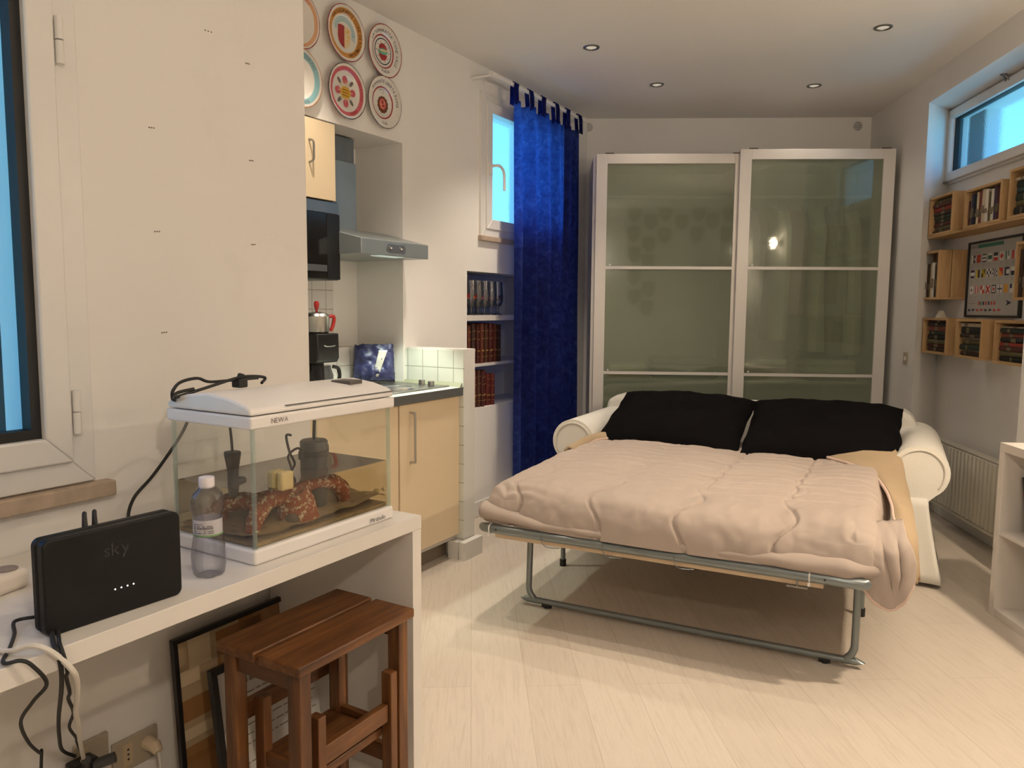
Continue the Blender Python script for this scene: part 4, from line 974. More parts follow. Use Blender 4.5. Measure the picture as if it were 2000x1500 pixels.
plate(2.809, 2.325, 'painted plate with pink rim and yellow centred flower', [(.108, .130, C_PINK), (.143, .16, rgb(60, 30, 34))], p5)
plate(3.078, 2.335, 'painted plate with brown oval medallion and dark red ring', [(.083, .092, C_RED), (.144, .16, rgb(96, 72, 50))], p6)
# ------------------------------------------------------------------ curtain and rod
RN, RZ0, RZ1 = -2.49, 2.675, 2.668
t = thing('curtain_rod', 'white curtain rod on brackets above the blue curtain', 'curtain rod', L, (0, 0, 0))
b = MB(); b.tube([(RN, 3.90, RZ0), (RN, 5.16, RZ1)], .0125, 14); part('rod', b, M['white_plastic'], t)
for s in (3.92, 5.17):
    b = MB(); b.tube([(KW, s - .02, RZ0 - .012), (RN, s, RZ0 - .006)], .006, 8); b.cyl((KW, s - .02, RZ0 - .012), (KW + .006, s - .02, RZ0 - .012), .016, 14); b.cyl((RN, s - .012, RZ0), (RN, s + .012, RZ0), .017, 14); part('bracket', b, M['white_plastic'], t)
t = thing('curtain', 'long dark blue mottled tab top curtain hanging to the floor', 'curtain', L, (0, 0, 0))
CS0, CS1, CT0, CB0 = 4.165, 5.085, 2.585, .12
def cur(u, v):
    z = CT0 + (CB0 - CT0) * v
    s = CS0 + (CS1 - CS0 + .03 * v) * u
    fold = sin(2 * pi * (5.0 * u + .16 * sin(5 * u) + .03 * v)) * (.026 + .030 * min(1, v * 3)) * (.6 + .45 * sin(4.1 * u + .6)) + .012 * sin(2 * pi * 10 * u + 2 * v) * (1 - .5 * v)
    sag = .018 * (1 - v) ** 8 * cos(2 * pi * 5 * u)
    x = RN + .004 + fold + .008 * noise.noise((u * 4, v * 3, 5))
    return (x, s + .010 * noise.noise((v * 3, u * 6, 2)), z - .02 * abs(sin(pi * 5 * u)) * (1 - v) ** 10)
b = MB(); b.grid(cur, 150, 60); cl = part('cloth', b, M['curtain'], t, angle=80)
for k in range(6):
    uu = k / 5; s = CS0 + .018 + (CS1 - CS0 - .036) * uu
    b = MB()
    pts = [(RN + .020, CT0 - .03), (RN + .017, RZ0 - .02), (RN + .015, RZ0 + .008), (RN + .004, RZ0 + .0155), (RN - .010, RZ0 + .011), (RN - .016, RZ0 - .01), (RN - .012, CT0 - .03)]
    w0 = .027; sh = .010 * (1 if k % 2 else -1)
    b.add([(x, s - w0 + (sh if z < RZ0 - .015 else 0), z) for x, z in pts] + [(x, s + w0 + (sh if z < RZ0 - .015 else 0), z) for x, z in pts], [(i, i + 1, len(pts) + i + 1, len(pts) + i) for i in range(len(pts) - 1)])
    part('tab', b, M['curtain'], t, solid=.002)

# ------------------------------------------------------------------ shelf niche: glasses and old books
b = MB(); b.box(-2.93, -2.625, 3.8575, 4.7995, 1.235, 1.268); solo('niche_shelf', b, M['white_lam'], 'white shelf in the wall niche under the beer glasses', 'shelf', L)
b = MB(); b.box(-2.93, -2.635, 3.8575, 4.7995, .948, .966); solo('niche_shelf', b, M['white_lam'], 'white lower shelf in the wall niche between two rows of old books', 'shelf', L)
gp = [(.0, .0), (.033, .0), (.034, .003), (.012, .012), (.009, .03), (.010, .045), (.026, .06), (.036, .09), (.0375, .12), (.034, .17), (.031, .215), (.0295, .215), (.032, .17), (.0355, .12), (.034, .09), (.024, .064), (.0, .055)]
first = None; n_ = 0
for row, x in enumerate((-2.675, -2.765, -2.855)):
    for k in range(6):
        s = 3.905 + k * .0775 + .012 * row
        pos = ('nearest the kitchen', 'second from the kitchen side', 'third from the kitchen side', 'fourth from the kitchen side', 'fifth from the kitchen side', 'beside the curtain')[k]
        lab = 'stemmed beer glass in the %s row of the wall niche, %s' % (('front', 'middle', 'back')[row], pos)
        t = thing('beer_glass', lab, 'glass', L, (x, s, 1.2685), rz(17 * k + 40 * row), 'beer glasses in the wall niche')
        if first is None:
            b = MB(); b.lathe(gp, 24); g0 = part('glass_body', b, M['drink_glass'], t, angle=60)
            b = MB(); b.grid(lambda u, v: (.0368 * cos(-.9 + 1.8 * u), .0368 * sin(-.9 + 1.8 * u), .098 + .013 * v + .006 * sin(6 * u)), 10, 3); b.m = 1
            b.grid(lambda u, v: (.0377 * cos(-.5 + 1.0 * u), .0377 * sin(-.5 + 1.0 * u), .108 + .026 * v * sin(pi * (.15 + .7 * u))), 8, 3)
            b.m = 2; b.grid(lambda u, v: (.0375 * cos(-1.0 + 2.0 * u), .0375 * sin(-1.0 + 2.0 * u), .096 + .004 * v), 8, 2)
            g1 = part('printed_logo', b, [col_mat('logo_orange', rgb(150, 70, 40), .4), col_mat('logo_red', rgb(120, 30, 24), .4), M['ink']], t); first = t
        else:
            for q in (g0, g1): c = q.copy(); COL.objects.link(c); c.parent = t

def book(label, frame, loc, size, cols, mode, tilt=0, group=None, stripe=None, parent=None):
    """size = (depth, thickness, height); mode 'up' stands on end, 'flat' lies with its spine to the room; x = away from the room, spine at x=0"""
    D, T, H = size; mb = MB(); c = .0022
    mb.box(0, D, 0, c, 0, H); mb.box(0, D, T - c, T, 0, H)
    mb.prism([(0, 0), (0, T), (-.0035, T * .75), (-.005, T * .5), (-.0035, T * .25)], 0, H, 'z')
    mb.m = 1; mb.box(c, D - .004, c, T - c, .003, H - .003)
    mats = [cols[0], M['pages']]
    if len(cols) > 1:
        mb.m = 2; mats.append(cols[1])
        for (a, z) in (stripe or [(.12, .16), (.80, .84)]):
            mb.box(-.0056, -.001, T * .12, T * .88, H * a, H * z)
    if mode == 'flat': R = tr(0, H, 0) @ rx(90)      # thickness becomes height
    else: R = rx(tilt)
    return solo('book', mb, mats, label, 'book', frame, loc, R, group)
ORD = ['first', 'second', 'third', 'fourth', 'fifth', 'sixth', 'seventh', 'eighth', 'ninth', 'tenth', 'eleventh', 'twelfth', 'thirteenth', 'fourteenth']
def bc(name, r, g, b_): return col_mat('cover_' + name, rgb(r, g, b_), .6, var=.18, scale=30)
GOLD = col_mat('gilt', rgb(150, 118, 62), .4)
NBK = [('dark red', 92, 32, 26), ('brown', 78, 44, 28), ('reddish brown', 96, 46, 30), ('maroon', 70, 24, 20), ('dark brown', 54, 32, 24)]
ML = Matrix.Rotation(pi, 4, 'Z')
def niche_book(label, s, T, H, z, ck, group, x=-2.66, tilt=0):
    D = .19; mb = MB(); c = .003
    mb.box(-D, 0, 0, c, 0, H); mb.box(-D, 0, T - c, T, 0, H); mb.prism([(0, 0), (.004, T * .25), (.006, T * .5), (.004, T * .75), (0, T)], 0, H, 'z')
    mb.m = 1; mb.box(-D + .005, -c, c, T - c, .004, H - .004); mb.m = 2
    for a, q in ((.16, .175), (.30, .34), (.62, .635), (.82, .835)): mb.box(-.001, .0066, T * .1, T * .9, H * a, H * q)
    solo('book', mb, [bc(*NBK[ck]), M['pages'], GOLD], label, 'book', L, (x, s, z), rx(tilt), group)
rnd = random.Random(21)
s = 3.866; seq = [(0, .048, .255), (2, .030, .24), (4, .026, .245), (1, .034, .25), (3, .028, .24), (2, .030, .248), (4, .024, .24), (1, .032, .245), (3, .03, .24), (0, .036, .25), (2, .03, .245), (4, .03, .24)]
for k, (ck, T, H) in enumerate(seq):
    niche_book('%s old book on the upper niche shelf, %s from the kitchen side' % (NBK[ck][0], ORD[k]), s, T, H, .9665, ck, 'old books on the upper niche shelf', -2.665 + .01 * (k % 3)); s += T + .004
s = 3.875; seq = [(1, .034, .225), (2, .03, .235), (4, .028, .22), (2, .036, .23), (1, .030, .235), (3, .032, .225), (2, .028, .23), (0, .042, .205), (0, .040, .20)]
for k, (ck, T, H) in enumerate(seq):
    niche_book('%s old book on the niche bottom, %s from the kitchen side' % (NBK[ck][0], ORD[k]), s, T, H, .6905, ck, 'old books on the bottom of the niche', -2.655 + .008 * (k % 3)); s += T + .004

# ------------------------------------------------------------------ wardrobe with sliding glass doors
t = thing('wardrobe', 'large white wardrobe with two frosted green glass sliding doors', 'wardrobe', B, (0, 0, 0))
WX0, WX1, WD = .262, 2.285, 5.478
b = MB(); b.box(WX0, WX0 + .02, WD, 6.06, 0, 2.36); b.box(WX1 - .02, WX1, WD, 6.06, 0, 2.36); b.box(WX0 + .02, WX1 - .02, WD, 6.06, 2.34, 2.36); b.box(WX0 + .02, WX1 - .02, WD, 6.06, .04, .06); b.box(WX0 + .02, WX1 - .02, 6.045, 6.06, .06, 2.34); b.box(1.27, 1.29, WD + .02, 6.045, .06, 2.34); part('carcass', b, M['carcass'], t)
def door(x0, x1, z1, y, sw, tw, label):
    b = MB(); b.box(x0, x0 + sw, y, y + .022, .03, z1); b.box(x1 - sw, x1, y, y + .022, .03, z1); b.box(x0 + sw, x1 - sw, y, y + .022, z1 - tw, z1); b.box(x0 + sw, x1 - sw, y, y + .022, .03, .10)
    d = part('door', b, M['wframe'], t, bevel=.0015, label=label)
    b = MB(); b.box(x0 + sw - .004, x1 - sw + .004, y + .010, y + .014, .09, z1 - tw + .004); part('glass', b, M['frosted'], d)
    for z in (1.602, .865):
        b = MB(); b.box(x0 + sw, x1 - sw, y + .001, y + .010, z - .010, z + .010); part('crossbar', b, M['wframe'], d)
    for z in (1.622, .885):
        b = MB(); b.cyl((x0 + sw + .03, y + .010, z), (x0 + sw + .03, y + .006, z), .006, 10); part('glass_button', b, M['white_plastic'], d)
    for x in (x0 + .09, x1 - .06):
        b = MB(); b.box(x - .03, x + .03, y + .004, y + .018, z1, z1 + .008); part('roller_cap', b, M['brass'], d)
door(.283, 1.305, 2.378, 5.452, .076, .066, 'rear sliding door')
door(1.255, 2.288, 2.402, 5.424, .078, .068, 'front sliding door')
b = MB(); b.cyl((WX0 + .02, 5.76, 2.13), (1.27, 5.76, 2.13), .0125, 12); b.cyl((1.29, 5.76, 2.13), (WX1 - .02, 5.76, 2.13), .0125, 12)
solo('clothes_rail', b, M['white_plastic'], 'pale clothes rail seen dimly through the wardrobe glass', 'rail', B)
def garment(label, x, w_, z0, z1, mat, seed):
    rr = random.Random(seed)
    def f(sgn):
        def q(u, v):
            z = z1 + (z0 - z1) * v; hw = w_ * (.25 + .75 * min(1, v * 5)) if v < .2 else w_ * (1 + .05 * v)
            y = (u - .5) * 2
            return (x + sgn * (.05 + .02 * v) * (max(0, 1 - y ** 4)) ** .5 + .014 * sin(9 * u + 3 * v + seed), 5.76 + y * .19 * (.3 + .7 * min(1, v * 6)), z - .05 * abs(y) * (1 - min(1, v * 4)))
        return q
    b = MB(); b.grid(f(1), 18, 20); b.grid(lambda u, v: f(-1)(1 - u, v), 18, 20)
    t_ = thing('garment', label, 'clothing', B, (0, 0, 0), None, 'clothes hanging in the wardrobe'); part('cloth', b, mat, t_, angle=80)
    b = MB(); b.tube(smooth_path([(x, 5.76, z1 - .02), (x, 5.76, z1 + .035), (x + .0, 5.775, z1 + .052), (x, 5.762, z1 + .066), (x, 5.748, z1 + .055)], 4), .002, 6); part('hanger_hook', b, M['steel'], t_)
cw = col_mat('white_cotton', rgb(225, 222, 212), .9); cp = col_mat('pink_cotton', rgb(196, 160, 150), .9); cg = col_mat('sage_cotton', rgb(140, 148, 130), .9); cd = col_mat('dark_cotton', rgb(50, 54, 52), .9)
for k, (x, z0, m, nm) in enumerate(((1.62, 1.10, cw, 'white shirt hanging in the wardrobe left of the pink one'), (1.74, 1.28, cp, 'pinkish shirt hanging in the wardrobe'), (1.88, 1.02, cw, 'white shirt hanging in the wardrobe right of the pink one'), (2.00, 1.00, cg, 'sage green shirt hanging in the wardrobe'), (2.12, 1.0, cw, 'white shirt hanging rightmost in the wardrobe'), (1.40, 1.2, cd, 'dark garment hanging at the middle of the wardrobe'))):
    garment(nm, x, .10, z0, 2.07, m, k)
b = MB(); b.box(WX0 + .021, 1.269, 5.50, 6.044, .80, .818); solo('wardrobe_shelf', b, M['carcass'], 'low shelf behind the left wardrobe door', 'shelf', B)
b = MB(); b.box(1.291, WX1 - .021, 5.50, 6.044, .80, .818); solo('wardrobe_shelf', b, M['carcass'], 'low shelf behind the right wardrobe door', 'shelf', B)
def fold(label, x0, x1, z0, n, m, y0=5.56):
    for k in range(n):
        b = MB(); b.box(x0 + .006 * (k % 2), x1 - .005 * k, y0, 5.86, z0 + k * .05 + .0005, z0 + k * .05 + .049)
        solo('folded_linen', b, m[k % len(m)], '%s, %s from the bottom' % (label, ORD[k]), 'linen', B, bevel=.018, seg=3, group='folded linen in the wardrobe')
co = col_mat('ochre_linen', rgb(190, 150, 90), .9); cb_ = col_mat('blue_linen', rgb(110, 130, 140), .9)
fold('folded linen behind the left wardrobe door, curtain side', .40, .68, .8185, 2, [co, cw]); fold('folded linen behind the left wardrobe door, centre', .72, 1.18, .8185, 3, [cb_, cg, cg])
fold('folded linen behind the right wardrobe door, centre side', 1.36, 1.68, .8185, 3, [cw, cp, cw]); fold('folded linen behind the right wardrobe door, window side', 1.80, 2.16, .8185, 3, [cg, cw, cw])
# shield plaques on the rear wall (mirrored in the glass)
SH = [(1.15, 2.69), (1.38, 2.57), (1.59, 2.7), (1.82, 2.57), (2.06, 2.7), (2.26, 2.59), (2.48, 2.7), (1.14, 2.4), (1.36, 2.25), (1.58, 2.38), (2.04, 2.39), (2.46, 2.39), (1.15, 2.11), (1.36, 2.0), (1.16, 1.78), (1.37, 1.61), (1.17, 1.5), (1.35, 1.34), (2.87, 2.72), (2.89, 2.4), (2.86, 2.12), (2.84, 1.79), (2.84, 1.48), (3.05, 2.72), (3.06, 2.42), (3.06, 2.12)]
shm = [col_mat('plaque_wood', rgb(92, 66, 44), .4), col_mat('plaque_crest', rgb(150, 120, 70), .4)]
first = None
for k, (x, z) in enumerate(SH):
    t2 = thing('shield_plaque', 'wooden shield plaque mirrored faintly in the wardrobe glass', 'plaque', B, (x, -.4, z), FACE_R, 'shield plaques on the rear wall')
    if first is None:
        b = MB(); b.prism([(-.09, .11), (-.05, .10), (0, .115), (.05, .10), (.09, .11), (.092, -.02), (.06, -.085), (0, -.125), (-.06, -.085), (-.092, -.02)], 0, .016); s0_ = part('board', b, shm[0], t2, bevel=.004)
        b = MB(); b.prism([(-.045, .05), (.045, .05), (.045, -.01), (0, -.06), (-.045, -.01)], .016, .024); s1_ = part('crest', b, shm[1], t2, bevel=.003); first = t2
    else:
        for q in (s0_, s1_): c = q.copy(); COL.objects.link(c); c.parent = t2
# ------------------------------------------------------------------ sofa bed (x across, y towards its back)
t = thing('sofa_bed', 'white loose covered sofa bed pulled out on a grey tube frame', 'sofa bed', W, (0, 0, 0))
XL, XR = -1.498, -.05           # outer faces of the bed frame
FB = 2.773                      # front tube
b = MB(); b.prism([(-1.70, .03), (.135, .03), (.135, .65), (.12, .715), (.07, .748), (-1.63, .748), (-1.69, .715), (-1.70, .65)], 4.80, 5.03, 'y'); part('backrest', b, M['sofa'], t, bevel=.03, seg=4)
b = MB(); b.box(-1.50, -.03, 4.35, 4.80, .05, .36); part('seat_base', b, M['sofa'], t, bevel=.02)
def armprof(sg, cx):
    # rolled arm outline; sg=+1 right arm (roll to the right)
    pts = [(-.135, .03), (.035, .03), (.035, .36), (.045, .415), (.075, .445)]
    for k in range(23):
        a = radians(-55 + (180 + 40) * k / 22); pts.append((.0 + .128 * cos(a), .548 + .128 * sin(a)))
    pts += [(-.132, .50), (-.135, .42)]
    q = [(cx + sg * x, z) for x, z in pts]
    return q if sg > 0 else q[::-1]
for sg, cx, lab in ((1, .135, 'right arm'), (-1, -1.64, 'left arm')):
    P = armprof(sg, cx)
    b = MB(); b.prism(P, 4.09, 4.99, 'y'); a_ = part('armrest', b, M['sofa'], t, bevel=.022, seg=4, angle=50)
    b = MB(); cxx = cx; n = 26
    seam = [(cxx + sg * .106 * cos(radians(-38 + 215 * k / n)), 4.086, .548 + .108 * sin(radians(-38 + 215 * k / n))) for k in range(n + 1)]
    b.tube(seam, .0045, 6); part('piping', b, M['piping'], a_)
    # skirt: gathered flap around the foot of the arm
    b = MB()
    def sk(u, v):
        per = [(-.12, 4.089), (.034, 4.089), (.040, 4.11), (.040, 4.98)]
        d = u * 3; k = min(int(d), 2); f = d - k
        x = per[k][0] + (per[k + 1][0] - per[k][0]) * f; y = per[k][1] + (per[k + 1][1] - per[k][1]) * f
        out = .075 * (1 - v) ** 1.4 * (1 if x > .0 else .4) + .012 * sin(u * 40) * (1 - v)
        return (cx + sg * (x + out * .9), y - (.035 * (1 - v) ** 1.4 if y < 4.2 else 0) + .006 * sin(u * 31) * (1 - v), .025 + .40 * v)
    b.grid(sk, 60, 10); part('skirt', b, M['sofa'], t, solid=.006, angle=70)
# steel frame of the bed
TZ = .395
b = MB()
fr = [(XL - .0, FB + .35, TZ), (XL, FB + .09, TZ), (XL + .012, FB + .035, TZ), (XL + .05, FB + .004, TZ), (XL + .10, FB, TZ)]
pts = [(XL + .02, FB + .01, TZ), (XL + .10, FB, TZ), (XR - .10, FB, TZ), (XR - .05, FB + .006, TZ), (XR - .015, FB + .035, TZ), (XR - .004, FB + .09, TZ)]
b.tube(smooth_path(pts, 4), .0195, 14)
b.tube([(XL - .012, FB + .012, TZ), (XL + .025, FB + .012, TZ)], .014, 10)
part('front_tube', b, M['tube'], t)
for x in (XL + .012, XR - .010):
    b = MB(); b.tube([(x, FB + .03, TZ), (x, 4.32, TZ)], .0165, 12); part('side_tube', b, M['tube'], t)
b = MB()
LX, RX, LB = -1.405, -.078, 3.0
lp = [(LX, LB + .02, TZ - .02), (LX, LB + .005, .12), (LX + .004, LB, .065), (LX + .03, LB, .032), (LX + .075, LB, .026), (RX - .075, LB, .026), (RX - .03, LB, .032), (RX - .004, LB, .065), (RX, LB + .005, .12), (RX, LB + .02, TZ - .02)]
b.tube(smooth_path(lp, 5), .0135, 12); part('front_leg_loop', b, M['tube'], t)
for x in (LX + .09, RX - .10):
    b = MB(); b.cyl((x, LB, .0), (x, LB, .02), .013, 10); b.cyl((x - .02, LB, .014), (x + .02, LB, .014), .0142, 10); part('loop_foot', b, M['rubber'], t)
for x in (-1.47, -.075):
    b = MB(); b.tube([(x, 3.55, .03), (x, 3.55, TZ - .015)], .0125, 10); part('rear_leg', b, M['tube'], t)
    b = MB(); b.cyl((x, 3.55, 0), (x, 3.55, .035), .0165, 12); part('rear_leg_foot', b, M['rubber'], t)
b = MB(); b.box(XL + .04, XR - .13, FB + .004, FB + .060, TZ - .037, TZ - .0205); part('front_batten', b, M['batten'], t)
for k in range(9):
    y = 2.99 + k * .155
    b = MB(); b.box(XL + .03, XR - .03, y, y + .06, TZ - .012, TZ + .006); part('slat', b, M['batten'], t)
for x in (XL + .26, XL + .52, XL + .80):
    b = MB(); b.tube(smooth_path([(x, FB - .010, TZ + .02), (x, FB - .021, TZ + .004), (x + .003, FB - .020, TZ - .018), (x + .02, FB - .005, TZ - .042), (x + .07, FB + .01, TZ - .043)], 4), .0018, 6); part('mesh_hook', b, M['tube'], t)
b = MB(); b.box(-.30, -.23, FB - .004, FB + .008, TZ - .046, TZ - .040); b.cyl((-.265, FB, TZ - .045), (-.265, FB, TZ - .02), .003); part('mesh_hook', b, M['steel_dark'], t)
for x in (XL + .022, XR - .175):
    b = MB(); b.tube([(x, FB + .0205 * cos(q), TZ + .0205 * sin(q)) for q in [2 * pi * k / 16 for k in range(16)]], .0026, 6, closed=True); b.box(x - .004, x + .004, FB - .025, FB - .018, TZ - .028, TZ - .016); part('cable_tie', b, M['white_plastic'], t)
for x in (XL + .055, XR - .125):
    b = MB(); b.cyl((x, FB - .0185, TZ + .002), (x, FB - .0202, TZ + .002), .004, 10); part('tube_hole', b, M['ink'], t)
b = MB(); b.tube(smooth_path([(XR + .012, 2.95, .37), (XR + .02, 2.95, .35), (XR + .015, 2.95, .33), (XR + .025, 2.95, .315)], 4), .010, 8); part('strap_end', b, M['rubber'], t)

# quilt: a puffed cover that rounds over the front edge of the mattress
QX0, QX1, QY0, QY1, QZ = -1.545, .012, 2.80, 4.34, .413
def serp(x, v, k): return x - (QX0 + .16 + k * .355 + .034 * sin(2 * pi * v / .36 + k * 1.3))
def quilt(u, v):
    # v runs along the section: under front edge -> round -> top -> back
    x = QX0 + (QX1 - QX0) * u
    w_ = .5 + .5 * sin(x * 5.1 + .7)
    H = .158 + .010 * w_
    arc = .42
    if v < arc:
        a = pi * (v / arc) * .5
        e = 3.0
        cx = max(0, cos(a)) ** (2 / e); sx = max(0, sin(a)) ** (2 / e)
        y = QY0 + .17 - .195 * cx; z = QZ + H * sx
        sarc = v / arc * .30; nrm = (0, -cx, .35 + sx)
    else:
        f = (v - arc) / (1 - arc)
        y = QY0 + .17 + (QY1 - QY0 - .17) * f; z = QZ + H + .010 * sin(pi * min(1, f * 1.2)); sarc = .30 + (y - QY0 - .17); nrm = (0, 0, 1)
    # rounded sides
    dl = x - QX0; dr = QX1 - x; R = .11
    ed = min(dl, dr)
    if ed < R:
        g = 1 - (1 - ed / R) ** 3.2
        fz = max(0, g) ** .5
        z = QZ + (z - QZ) * fz
        y += (1 - fz) * .09 * max(0, 1 - (y - QY0) / .4)
    # quilting
    q = 0
    for k in range(-1, 6):
        d = abs(serp(x, sarc, k)); q = max(q, math.exp(-(d / .0075) ** 2))
    puff = 0
    frac = ((x - QX0 - .16) / .355 - .096 * sin(2 * pi * sarc / .36)) % 1
    puff = .010 * sin(pi * frac)
    rows = 0
    if sarc > .36:
        rr = (sarc + .02 * sin(7 * x) + .014 * noise.noise((x * 6, sarc * 6, 2))) / .105
        rows = math.exp(-((rr - round(rr)) * .105 / .0065) ** 2) * min(1, (sarc - .36) / .1)
    wr = .010 * noise.noise((x * 4.2, sarc * 4.2, 1)) + .0045 * noise.noise((x * 13, sarc * 9, 4)) + .003 * noise.noise((x * 26, sarc * 20, 6))
    # fan of folds at the front corners
    for cx_, sg in ((QX1 - .10, -1), (QX0 + .12, 1)):
        dx = (x - cx_) * -sg; 
        r_ = sqrt((x - cx_) ** 2 + (sarc - .09) ** 2); th = atan2(sarc - .09, abs(x - cx_) + .01)
        if r_ < .26: wr += .006 * sin(th * 6.5 + sg + 9 * noise.noise((x * 3, sarc * 5, 3))) * math.exp(-((r_ - .10) / .07) ** 2) * max(0, sin(max(0, th)))
    q *= 1 - .75 * min(1, max(0, sarc - .30) / .12)
    if sarc > .42:
        for xs in (-.665, -.335): rows = max(rows, 1.4 * math.exp(-((x - xs + .006 * sin(40 * sarc)) / .007) ** 2) * min(1, (sarc - .42) / .06))
    disp = puff - .013 * q - .007 * rows + wr
    nl = sqrt(nrm[1] ** 2 + nrm[2] ** 2)
    sway = .018 * sin(x * 3.3 + 1) * max(0, 1 - (y - QY0) / .3)
    return (x + .012 * noise.noise((y * 5, z * 9, 8)) * (1 if ed < R else .2), y + nrm[1] / nl * disp + sway, max(QZ + .001, z + nrm[2] / nl * disp))
t = thing('quilt', 'pale pink quilted bed cover spread over the sofa bed', 'quilt', W, (0, 0, 0))
b = MB(); b.grid(quilt, 330, 300)
def quilt_low(u, v):
    x = QX0 + .02 + (QX1 - QX0 - .03) * u; y = QY0 + .02 + (QY1 - QY0 - .03) * v
    return (x, y, QZ + .002)
b.grid(lambda u, v: quilt_low(1 - u, v), 8, 8)
part('quilt_cover', b, M['duvet'], t, angle=80)
# lower layer folded under along the front edge
def fold_under(u, v):
    x = QX0 + .02 + (QX1 - QX0 - .03) * u; a = pi * (.5 + v)
    th = .017 + .016 * min(1, max(0, (u - .52) * 3)) + .018 * max(0, 1 - u * 4.5); dr = .012 + .028 * max(0, 1 - u * 6)
    yy = QY0 - .003 + .05 * (cos(a) + .25) - .022 * max(0, (u - .55)) + .006 * noise.noise((x * 9, v * 2, 3)) + .06 * max(0, u - .93) / .07
    return (x, yy, QZ + .012 + dr + th * sin(a) * -1 + .004 * noise.noise((x * 12, v * 3, 1)))
b = MB(); b.grid(fold_under, 120, 14); part('folded_edge', b, M['duvet'], t, solid=.008, angle=80)
# corner of the quilt hanging past the right side of the frame
def lerp_tab(tab, t):
    t = max(0, min(.9999, t)) * (len(tab) - 1); k = int(t); f = t - k; return tab[k] + (tab[k + 1] - tab[k]) * f
def corner(u, v):
    zb = lerp_tab([.415, .392, .360, .330, .310, .302, .308, .335, .40], u)
    f = max(0, 1 - v / .34); zt_ = .565 - .02 * (1 - u)
    x = -.10 + .155 * u + .040 * u * min(1, v * 1.6)
    z = zt_ + (zb - zt_) * v ** 1.25
    bul = sin(pi * min(1, .15 + .85 * v)) * (1 - (2 * u - 1) ** 4)
    cre = .014 * math.exp(-((u - .50 - .22 * v) / .05) ** 2) * sin(pi * v) + .012 * math.exp(-((u - .86 + .12 * v) / .045) ** 2) * sin(pi * v)
    y = 2.835 + .17 * f ** 2 - .035 * bul + cre + .02 * u + .006 * noise.noise((u * 6, v * 5, 1))
    return (x, y, z + .004 * noise.noise((u * 8, v * 8, 5)))
b = MB(); b.grid(corner, 44, 36); part('hanging_corner', b, M['duvet'], t, solid=.02, angle=80)
b = MB(); b.tube([Vector(corner(.12 + .88 * k / 40, 1)) + Vector((.0, -.004, -.003)) for k in range(41)], .008, 8); part('edge_piping', b, M['quilt_edge'], t)

# beige fleece turned back along the right arm and left corner
PA = smooth_path([(-.27, 4.07, .588), (-.16, 3.93, .590), (-.07, 3.82, .583), (-.01, 3.55, .578), (.02, 3.25, .572), (.035, 3.05, .562), (.055, 2.92, .535), (.074, 2.862, .465), (.080, 2.85, .415)], 8)
PB = smooth_path([(.02, 4.16, .640), (.05, 4.08, .605), (.072, 3.85, .545), (.085, 3.55, .535), (.090, 3.25, .540), (.094, 3.05, .540), (.100, 2.93, .515), (.100, 2.88, .45), (.098, 2.87, .40)], 8)
PC = smooth_path([(.03, 4.18, .58), (.06, 4.075, .50), (.085, 3.85, .44), (.10, 3.55, .42), (.106, 3.25, .41), (.110, 3.05, .40), (.114, 2.95, .38), (.106, 2.92, .40), (.104, 2.90, .385)], 8)
def fl(u, v):
    k = min(int(u * (len(PA) - 1)), len(PA) - 2); f = u * (len(PA) - 1) - k
    a, c, d_ = (q[k].lerp(q[k + 1], f) for q in (PA, PB, PC))
    p = a.lerp(c, v / .7) if v < .7 else c.lerp(d_, (v - .7) / .3)
    bul = .014 * sin(pi * min(1, v / .7)) if v < .7 else 0
    return (p.x + .004 * noise.noise((u * 9, v * 3, 6)), p.y, p.z + bul + .006 * noise.noise((u * 8, v * 4, 2)))
t = thing('fleece_blanket', 'beige fleece blanket turned back along the right arm of the sofa bed', 'blanket', W, (0, 0, 0))
b = MB(); b.grid(fl, 80, 24); part('fleece', b, M['fleece'], t, solid=.012, angle=80)
b = MB(); b.tube([Vector(fl(k / 60, 0)) + Vector((-.004, 0, .0)) for k in range(61)], .007, 8); part('pink_binding', b, M['quilt_edge'], t)
def fl2(u, v):
    y = 3.70 + .56 * u; x = -1.53 + (.05 + .30 * max(0, (u - .55) / .45) ** 1.5) * v
    return (x, y, .565 + .022 * sin(pi * v) + .03 * u + .006 * noise.noise((y * 6, v * 4, 3)))
t = thing('fleece_blanket', 'strip of beige fleece blanket showing beside the left arm of the sofa bed', 'blanket', W, (0, 0, 0))
b = MB(); b.grid(fl2, 40, 14); part('fleece', b, M['fleece'], t, solid=.014, angle=80)
b = MB(); b.tube([Vector(fl2(k / 40, 1)) for k in range(41)], .008, 8); part('pink_binding', b, M['quilt_edge'], t)

# black pillows
def pillow(label, cx, w_, seed, tilt, yaw, roll=0):
    h_, T = .60, .105
    def f(sg):
        def q(u, v):
            a = 2 * u - 1; c = 2 * v - 1
            px = a * w_ / 2 * (1 - .035 * (1 - c * c) ) ; py = c * h_ / 2 * (1 - .05 * (1 - a * a))
            e = (max(0, 1 - abs(a) ** 3.2) ** .55) * (max(0, 1 - abs(c) ** 3.0) ** .55)
            wr = .016 * noise.noise((a * 3 + seed, c * 3, sg * 2)) * e + .009 * noise.noise((a * 9, c * 8 + seed, 3)) * e
            return (px + .010 * noise.noise((c * 3, seed, a)), py + .014 * noise.noise((a * 3.5, seed + 4, c)), sg * (T * e + .003) + wr)
        return q
    t = thing('pillow', label, 'pillow', W, (cx, 4.345, .672), rz(yaw) @ rx(tilt) @ rz(roll), 'black pillows')
    b = MB(); b.grid(f(1), 44, 36); b.grid(lambda u, v: f(-1)(1 - u, v), 44, 36); part('pillow_case', b, M['pillow'], t, angle=80)
pillow('black pillow leaning on the sofa back, nearer the blue curtain', -1.105, .80, 1, 22, 0, -1)
